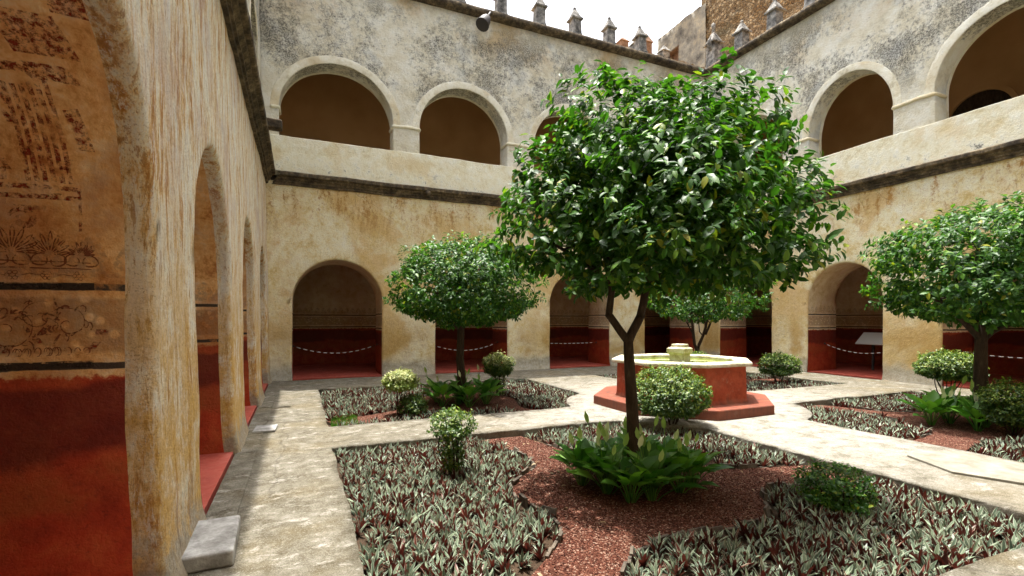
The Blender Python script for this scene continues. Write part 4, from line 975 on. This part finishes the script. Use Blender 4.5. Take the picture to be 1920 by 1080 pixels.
me = scatter('fallen_leaves', leaf_tpl(0.25, 0.3, 0.3), frame(dd, np.array([[0, 0, 1.0]]) + 0.3*unit(len(P_)), rng.uniform(0.03, 0.075, len(P_)), P_))
tag(link('fallen_leaves', me, None, M['dry']), 'pale dry leaves scattered on the red gravel', None, None, 'stuff')
for k, lab in (('near', 'dark slate edging tiles round the nearest gravel ring'), ('right', 'dark slate edging tiles round the gravel of the right bed')):
    (cx, cy), _ = CENT[k]; ed = empty('slate_edging', (cx, cy, BEDZ)); p = GP[k]; cnt = 0
    for i in range(len(p)):
        a, b = p[i-1], p[i]; L_ = (b-a).length
        if L_ < 0.04 or max((a-Vector((cx, cy))).length, (b-Vector((cx, cy))).length) > 2.3: continue
        n = max(1, int(L_/0.13))
        for j in range(n):
            m_ = a.lerp(b, (j+0.5)/n); d = (b-a).normalized(); w_ = L_/n*0.47; hh = random.uniform(0.035, 0.095)
            mb = MB(); mb.box(-w_*random.uniform(.8, 1.1), w_*random.uniform(.7, 1.0), -0.013, 0.013, -0.03, hh)
            o = mb.build('edging_tile', M['slate'], ed, smooth=False)
            o.location = (m_.x-cx, m_.y-cy, 0); o.rotation_euler = (random.uniform(-.3, .3), random.uniform(-.16, .16), math.atan2(d.y, d.x) + random.uniform(-.22, .22)); cnt += 1
    tag(ed, lab, 'edging')

# ------------------------------------------------------------------ peace lilies
LL = leaf_tpl(0.30, 0.20, 0.26); lily_me = scatter('leaf', LL, np.eye(4)[None]); lily_me.materials.append(M['lily'])
sv = np.array([(0,0,0),(.25,.0,-.05),(.6,0,-.06),(1,0,.06),(.25,.17,.05),(.6,.18,.06),(.25,-.17,.05),(.6,-.18,.06)]); spathe_me = scatter('flower', (sv, LL[1]), np.eye(4)[None]); spathe_me.materials.append(M['spathe'])
def lily(x, y, label, group, nl, nf, sc=1.0, hgt=0.36):
    root = empty('peace_lily', (x, y, BEDZ)); st = MB()
    for k in range(nl):
        a = k*2.39996 + random.uniform(-.3, .3); q = (k+0.5)/nl; el = R(84 - 40*q + random.uniform(-8, 8))
        pet = sc*hgt*random.uniform(0.55, 0.9); h = Vector((math.cos(a), math.sin(a), 0))
        tip = h*pet*math.cos(el) + Vector((0, 0, pet*math.sin(el)))
        st.tube([h*0.02, tip*0.5 + Vector((0, 0, 0.01)), tip], 0.005*sc, 5, cap=False)
        le = el - R(18); d = h*math.cos(le) + Vector((0, 0, math.sin(le)))
        M_ = frame(np.array([d]), np.array([[0, 0, 1.0]]) + 0.2*unit(1) - 0.3*np.array([h]), [sc*random.uniform(0.21, 0.31)], np.array([tip]))[0]
        o = bpy.data.objects.new('leaf', lily_me); C.objects.link(o); o.parent = root; o.matrix_local = Matrix(M_.tolist())
    for k in range(nf):
        a = random.uniform(0, 6.28); h = Vector((math.cos(a), math.sin(a), 0)); zt = random.uniform(0.40, 0.62)*sc; tip = h*random.uniform(0.06, 0.25)*sc + Vector((0, 0, zt))
        st.tube([h*0.01, tip*0.5, tip], 0.004*sc, 5, cap=False)
        M_ = frame(np.array([[h.x*0.25, h.y*0.25, 1.0]]), np.array([[-0.6, -0.8, 0.2]]) + 0.5*unit(1), [sc*random.uniform(0.12, 0.17)], np.array([tip]))[0]
        o = bpy.data.objects.new('flower', spathe_me); C.objects.link(o); o.parent = root; o.matrix_local = Matrix(M_.tolist())
    st.build('stalks', M['lily'], root)
    tag(root, label, 'plant', group)
def where(dx, dy, sh):
    d = dx*fwd.x + dy*fwd.y; l = dx*fwd.y - dy*fwd.x; r_ = math.hypot(dx, dy)
    return d, l, r_
fwd = Vector((math.sin(R(23.58)), math.cos(R(23.58))))
PL1 = ['leftmost leafy peace lily beside the big trunk, nearer the scraggly shrub', 'leafy peace lily at the very front of the ring below the big trunk', 'leafy peace lily in the front right of the ring round the big trunk',
       'rightmost leafy peace lily in the ring round the big trunk', 'pale-flowered peace lily behind the big trunk, below the broad clipped shrub', 'pale-flowered peace lily at the back left of the big trunk',
       'peace lily at the far left of the ring beside the gravel arm', 'leafy peace lily touching the big trunk in front', 'peace lily at the front left of the ring round the big trunk',
       'peace lily at the right front edge of the ring, over the shaded gravel', 'pale-flowered peace lily close behind the right side of the big trunk', 'peace lily close behind the left side of the big trunk']
PL2 = ['peace lily at the left of the left round tree trunk', 'peace lily in front of the left round tree trunk', 'peace lily at the front right of the left round tree trunk', 'rightmost peace lily beside the left round tree trunk', 'peace lily at the back left of the left round tree trunk', 'peace lily behind the left round tree trunk', 'peace lily touching the left round tree trunk']
PL3 = ['broad peace lily left of the right trunk', 'peace lily in front of the right trunk', 'outermost left peace lily round the right trunk', 'peace lily close behind the left of the right trunk', 'peace lily behind the right trunk', 'peace lily right of the right trunk', 'peace lily touching the right trunk']
spots = [(-0.50, -0.10), (-0.15, -0.50), (0.35, -0.42), (0.58, 0.05), (0.35, 0.5), (-0.2, 0.52), (-0.62, 0.3), (0.05, -0.2), (-0.42, -0.45), (0.62, -0.32), (0.2, 0.22), (-0.3, 0.2)]
for i, (dx, dy) in enumerate(spots):
    lily(3.34+dx*0.84, 4.3+dy*0.84, PL1[i], 'peace lilies round the big trunk', 20, 3 if dy > -0.15 or i % 2 else 1, 1.0)
for i, (dx, dy) in enumerate([(-0.5, -0.3), (0.0, -0.55), (0.45, -0.35), (0.6, 0.2), (-0.45, 0.3), (0.1, 0.4), (-0.1, -0.15)]):
    lily(3.2+dx, 10.1+dy, PL2[i], 'peace lilies round the left trunk', 16, 1, 1.15)
for i, (dx, dy) in enumerate([(-0.6, -0.2), (-0.2, -0.5), (-0.75, 0.35), (-0.3, 0.3), (0.1, 0.55), (0.4, 0.1), (-0.1, -0.1)]):
    lily(10.65+dx, 4.4+dy, PL3[i], 'peace lilies round the right trunk', 18, 2, 1.15)

# ------------------------------------------------------------------ rosette ground cover
def rosette_tpl(nl, seed):
    r = random.Random(seed); V = []; F = []; A = []
    for k in range(nl):
        q = k/(nl-1); a = k*2.39996 + r.uniform(-.25, .25); el = R(87 - 34*q + r.uniform(-8, 8)); ln = (0.6 + 0.5*math.sin(math.pi*(0.25+0.65*q)))*r.uniform(0.85, 1.12)
        w = 0.098*r.uniform(0.85, 1.15); b = len(V); h = Vector((math.cos(a), math.sin(a), 0)); s_ = Vector((-h.y, h.x, 0))
        for i, (x, ww) in enumerate(((0, 0.55), (0.4, 1.0), (0.75, 0.72), (1.0, 0.0))):
            e2 = el - R(13)*x; p = h*(ln*x*math.cos(e2) + 0.03) + Vector((0, 0, ln*x*math.sin(e2)))
            n = h*(-math.sin(e2)) + Vector((0, 0, math.cos(e2)))
            if i < 3:
                V += [tuple(p + s_*w*ww + n*w*ww*0.45), tuple(p), tuple(p - s_*w*ww + n*w*ww*0.45)]; A += [1, 0, 1]
            else: V.append(tuple(p)); A.append(0.5)
        for i in range(2):
            o = b + 3*i; F += [(o+1, o+4, o+3, o), (o+2, o+5, o+4, o+1)]
        o = b + 6; F += [(o+1, b+9, o), (o+2, b+9, o+1)]
    return np.array(V), F, np.array(A, float)
TPL = [rosette_tpl(11 + (i % 3), 40+i) for i in range(5)]
places = []
shr = [(1.63, 5.45, .16), (5.55, 6.25, .25), (4.72, 3.05, .2), (13.0, 5.95, .25), (10.15, 3.8, .3), (12.5, 9.65, .3), (9.4, 9.6, .2), (4.4, 10.9, .2), (1.74, 9.28, .15), (1.95, 9.15, .15)]
for k, b in BEDS.items():
    step = {'near': 0.114, 'farleft': 0.15, 'right': 0.132, 'farright': 0.155}[k]
    (cx, cy), _ = CENT[k]
    x = b[0]; row = 0
    while x < b[1]:
        y = b[2] + (row % 2)*step/2
        while y < b[3]:
            px, py = x + random.uniform(-.4, .4)*step, y + random.uniform(-.4, .4)*step; y += step
            if k == 'farleft' and px < 0.75 and py < 9.4 and random.random() < 0.8: continue
            if not inside((px, py), POLY[k]) or edge_dist((px, py), POLY[k]) < 0.045: continue
            if inside((px, py), GP[k]) or edge_dist((px, py), GP[k]) < 0.06: continue
            if any(math.hypot(px-a, py-c) < r for a, c, r in shr): continue
            dd = math.hypot(px, py)
            sc = 0.098 + 0.075*min(1, max(0, random.gauss(0.5, 0.28) + 0.5*nz((px, py, 0), 1.6))) * (1.4 if k == 'farleft' else 1.15 if k != 'near' else 1.0)
            places.append((px, py, sc, random.uniform(0, 6.28), random.uniform(-.38, .38), random.uniform(-.38, .38), dd, random.randrange(5)))
        x += step*0.87; row += 1
fw = Vector((math.sin(R(23.58)), math.cos(R(23.58)))); rt = Vector((fw.y, -fw.x))
def shown(p):
    d = p[0]*fw.x + p[1]*fw.y; l = p[0]*rt.x + p[1]*rt.y
    if d < 0.5: return False
    u = 960 + 912*l/d; v = 600 + 912*1.75/d
    return 560 < u < 1930 and v < 1100
vis = sorted([p for p in places if shown(p)], key=lambda p: p[6]); near = vis[:300]; ns = set(id(p) for p in near)
RM = [scatter('rosette_plant', (t[0], t[1]), np.eye(4)[None], attr=t[2]) for t in TPL]
for m_ in RM: m_.materials.append(M['rosette'])
def mat_of(p): return Matrix.Translation((p[0], p[1], BEDZ-0.01)) @ Matrix.Rotation(p[3], 4, 'Z') @ Matrix.Rotation(p[4], 4, 'X') @ Matrix.Rotation(p[5], 4, 'Y') @ Matrix.Scale(p[2], 4)
for p in near:
    o = bpy.data.objects.new('rosette_plant', RM[p[7]]); C.objects.link(o); o.matrix_world = mat_of(p)
    tag(o, 'silvery green rosette with maroon undersides packed in the front of the nearest bed', 'plant', 'silvery rosettes in the front of the nearest bed')
rest = [p for p in places if id(p) not in ns]
bmj = bmesh.new()
for v_ in range(5):
    ms = [np.array(mat_of(p)) for p in rest if p[7] == v_]
    me = scatter('tmp', (TPL[v_][0], TPL[v_][1]), ms, attr=TPL[v_][2]); bmj.from_mesh(me); bpy.data.meshes.remove(me)
me = bpy.data.meshes.new('rosette_cover'); bmj.to_mesh(me); bmj.free()
tag(link('rosette_cover', me, None, M['rosette']), 'silvery and maroon rosette ground cover filling the beds', None, None, 'stuff')
# bright grass patch in the corner of the far left bed
n = 1500; P_ = np.stack([rng.uniform(0.5, 0.95, n), rng.uniform(8.35, 9.6, n), np.full(n, BEDZ)], 1); dd = unit(n)*0.5; dd[:, 2] = 1
me = scatter('grass', (np.array([(0, .06, 0), (0, -.06, 0), (.6, .04, 0), (.6, -.04, 0), (1, 0, -.1)]), [(0, 1, 3, 2), (2, 3, 4)]), frame(dd, unit(n), rng.uniform(0.05, 0.11, n), P_))
tag(link('grass', me, None, M['grass']), 'bright green grass patch at the corner of the far left bed', None, None, 'stuff')
print('rosettes', len(places), 'objects', len(bpy.data.objects))
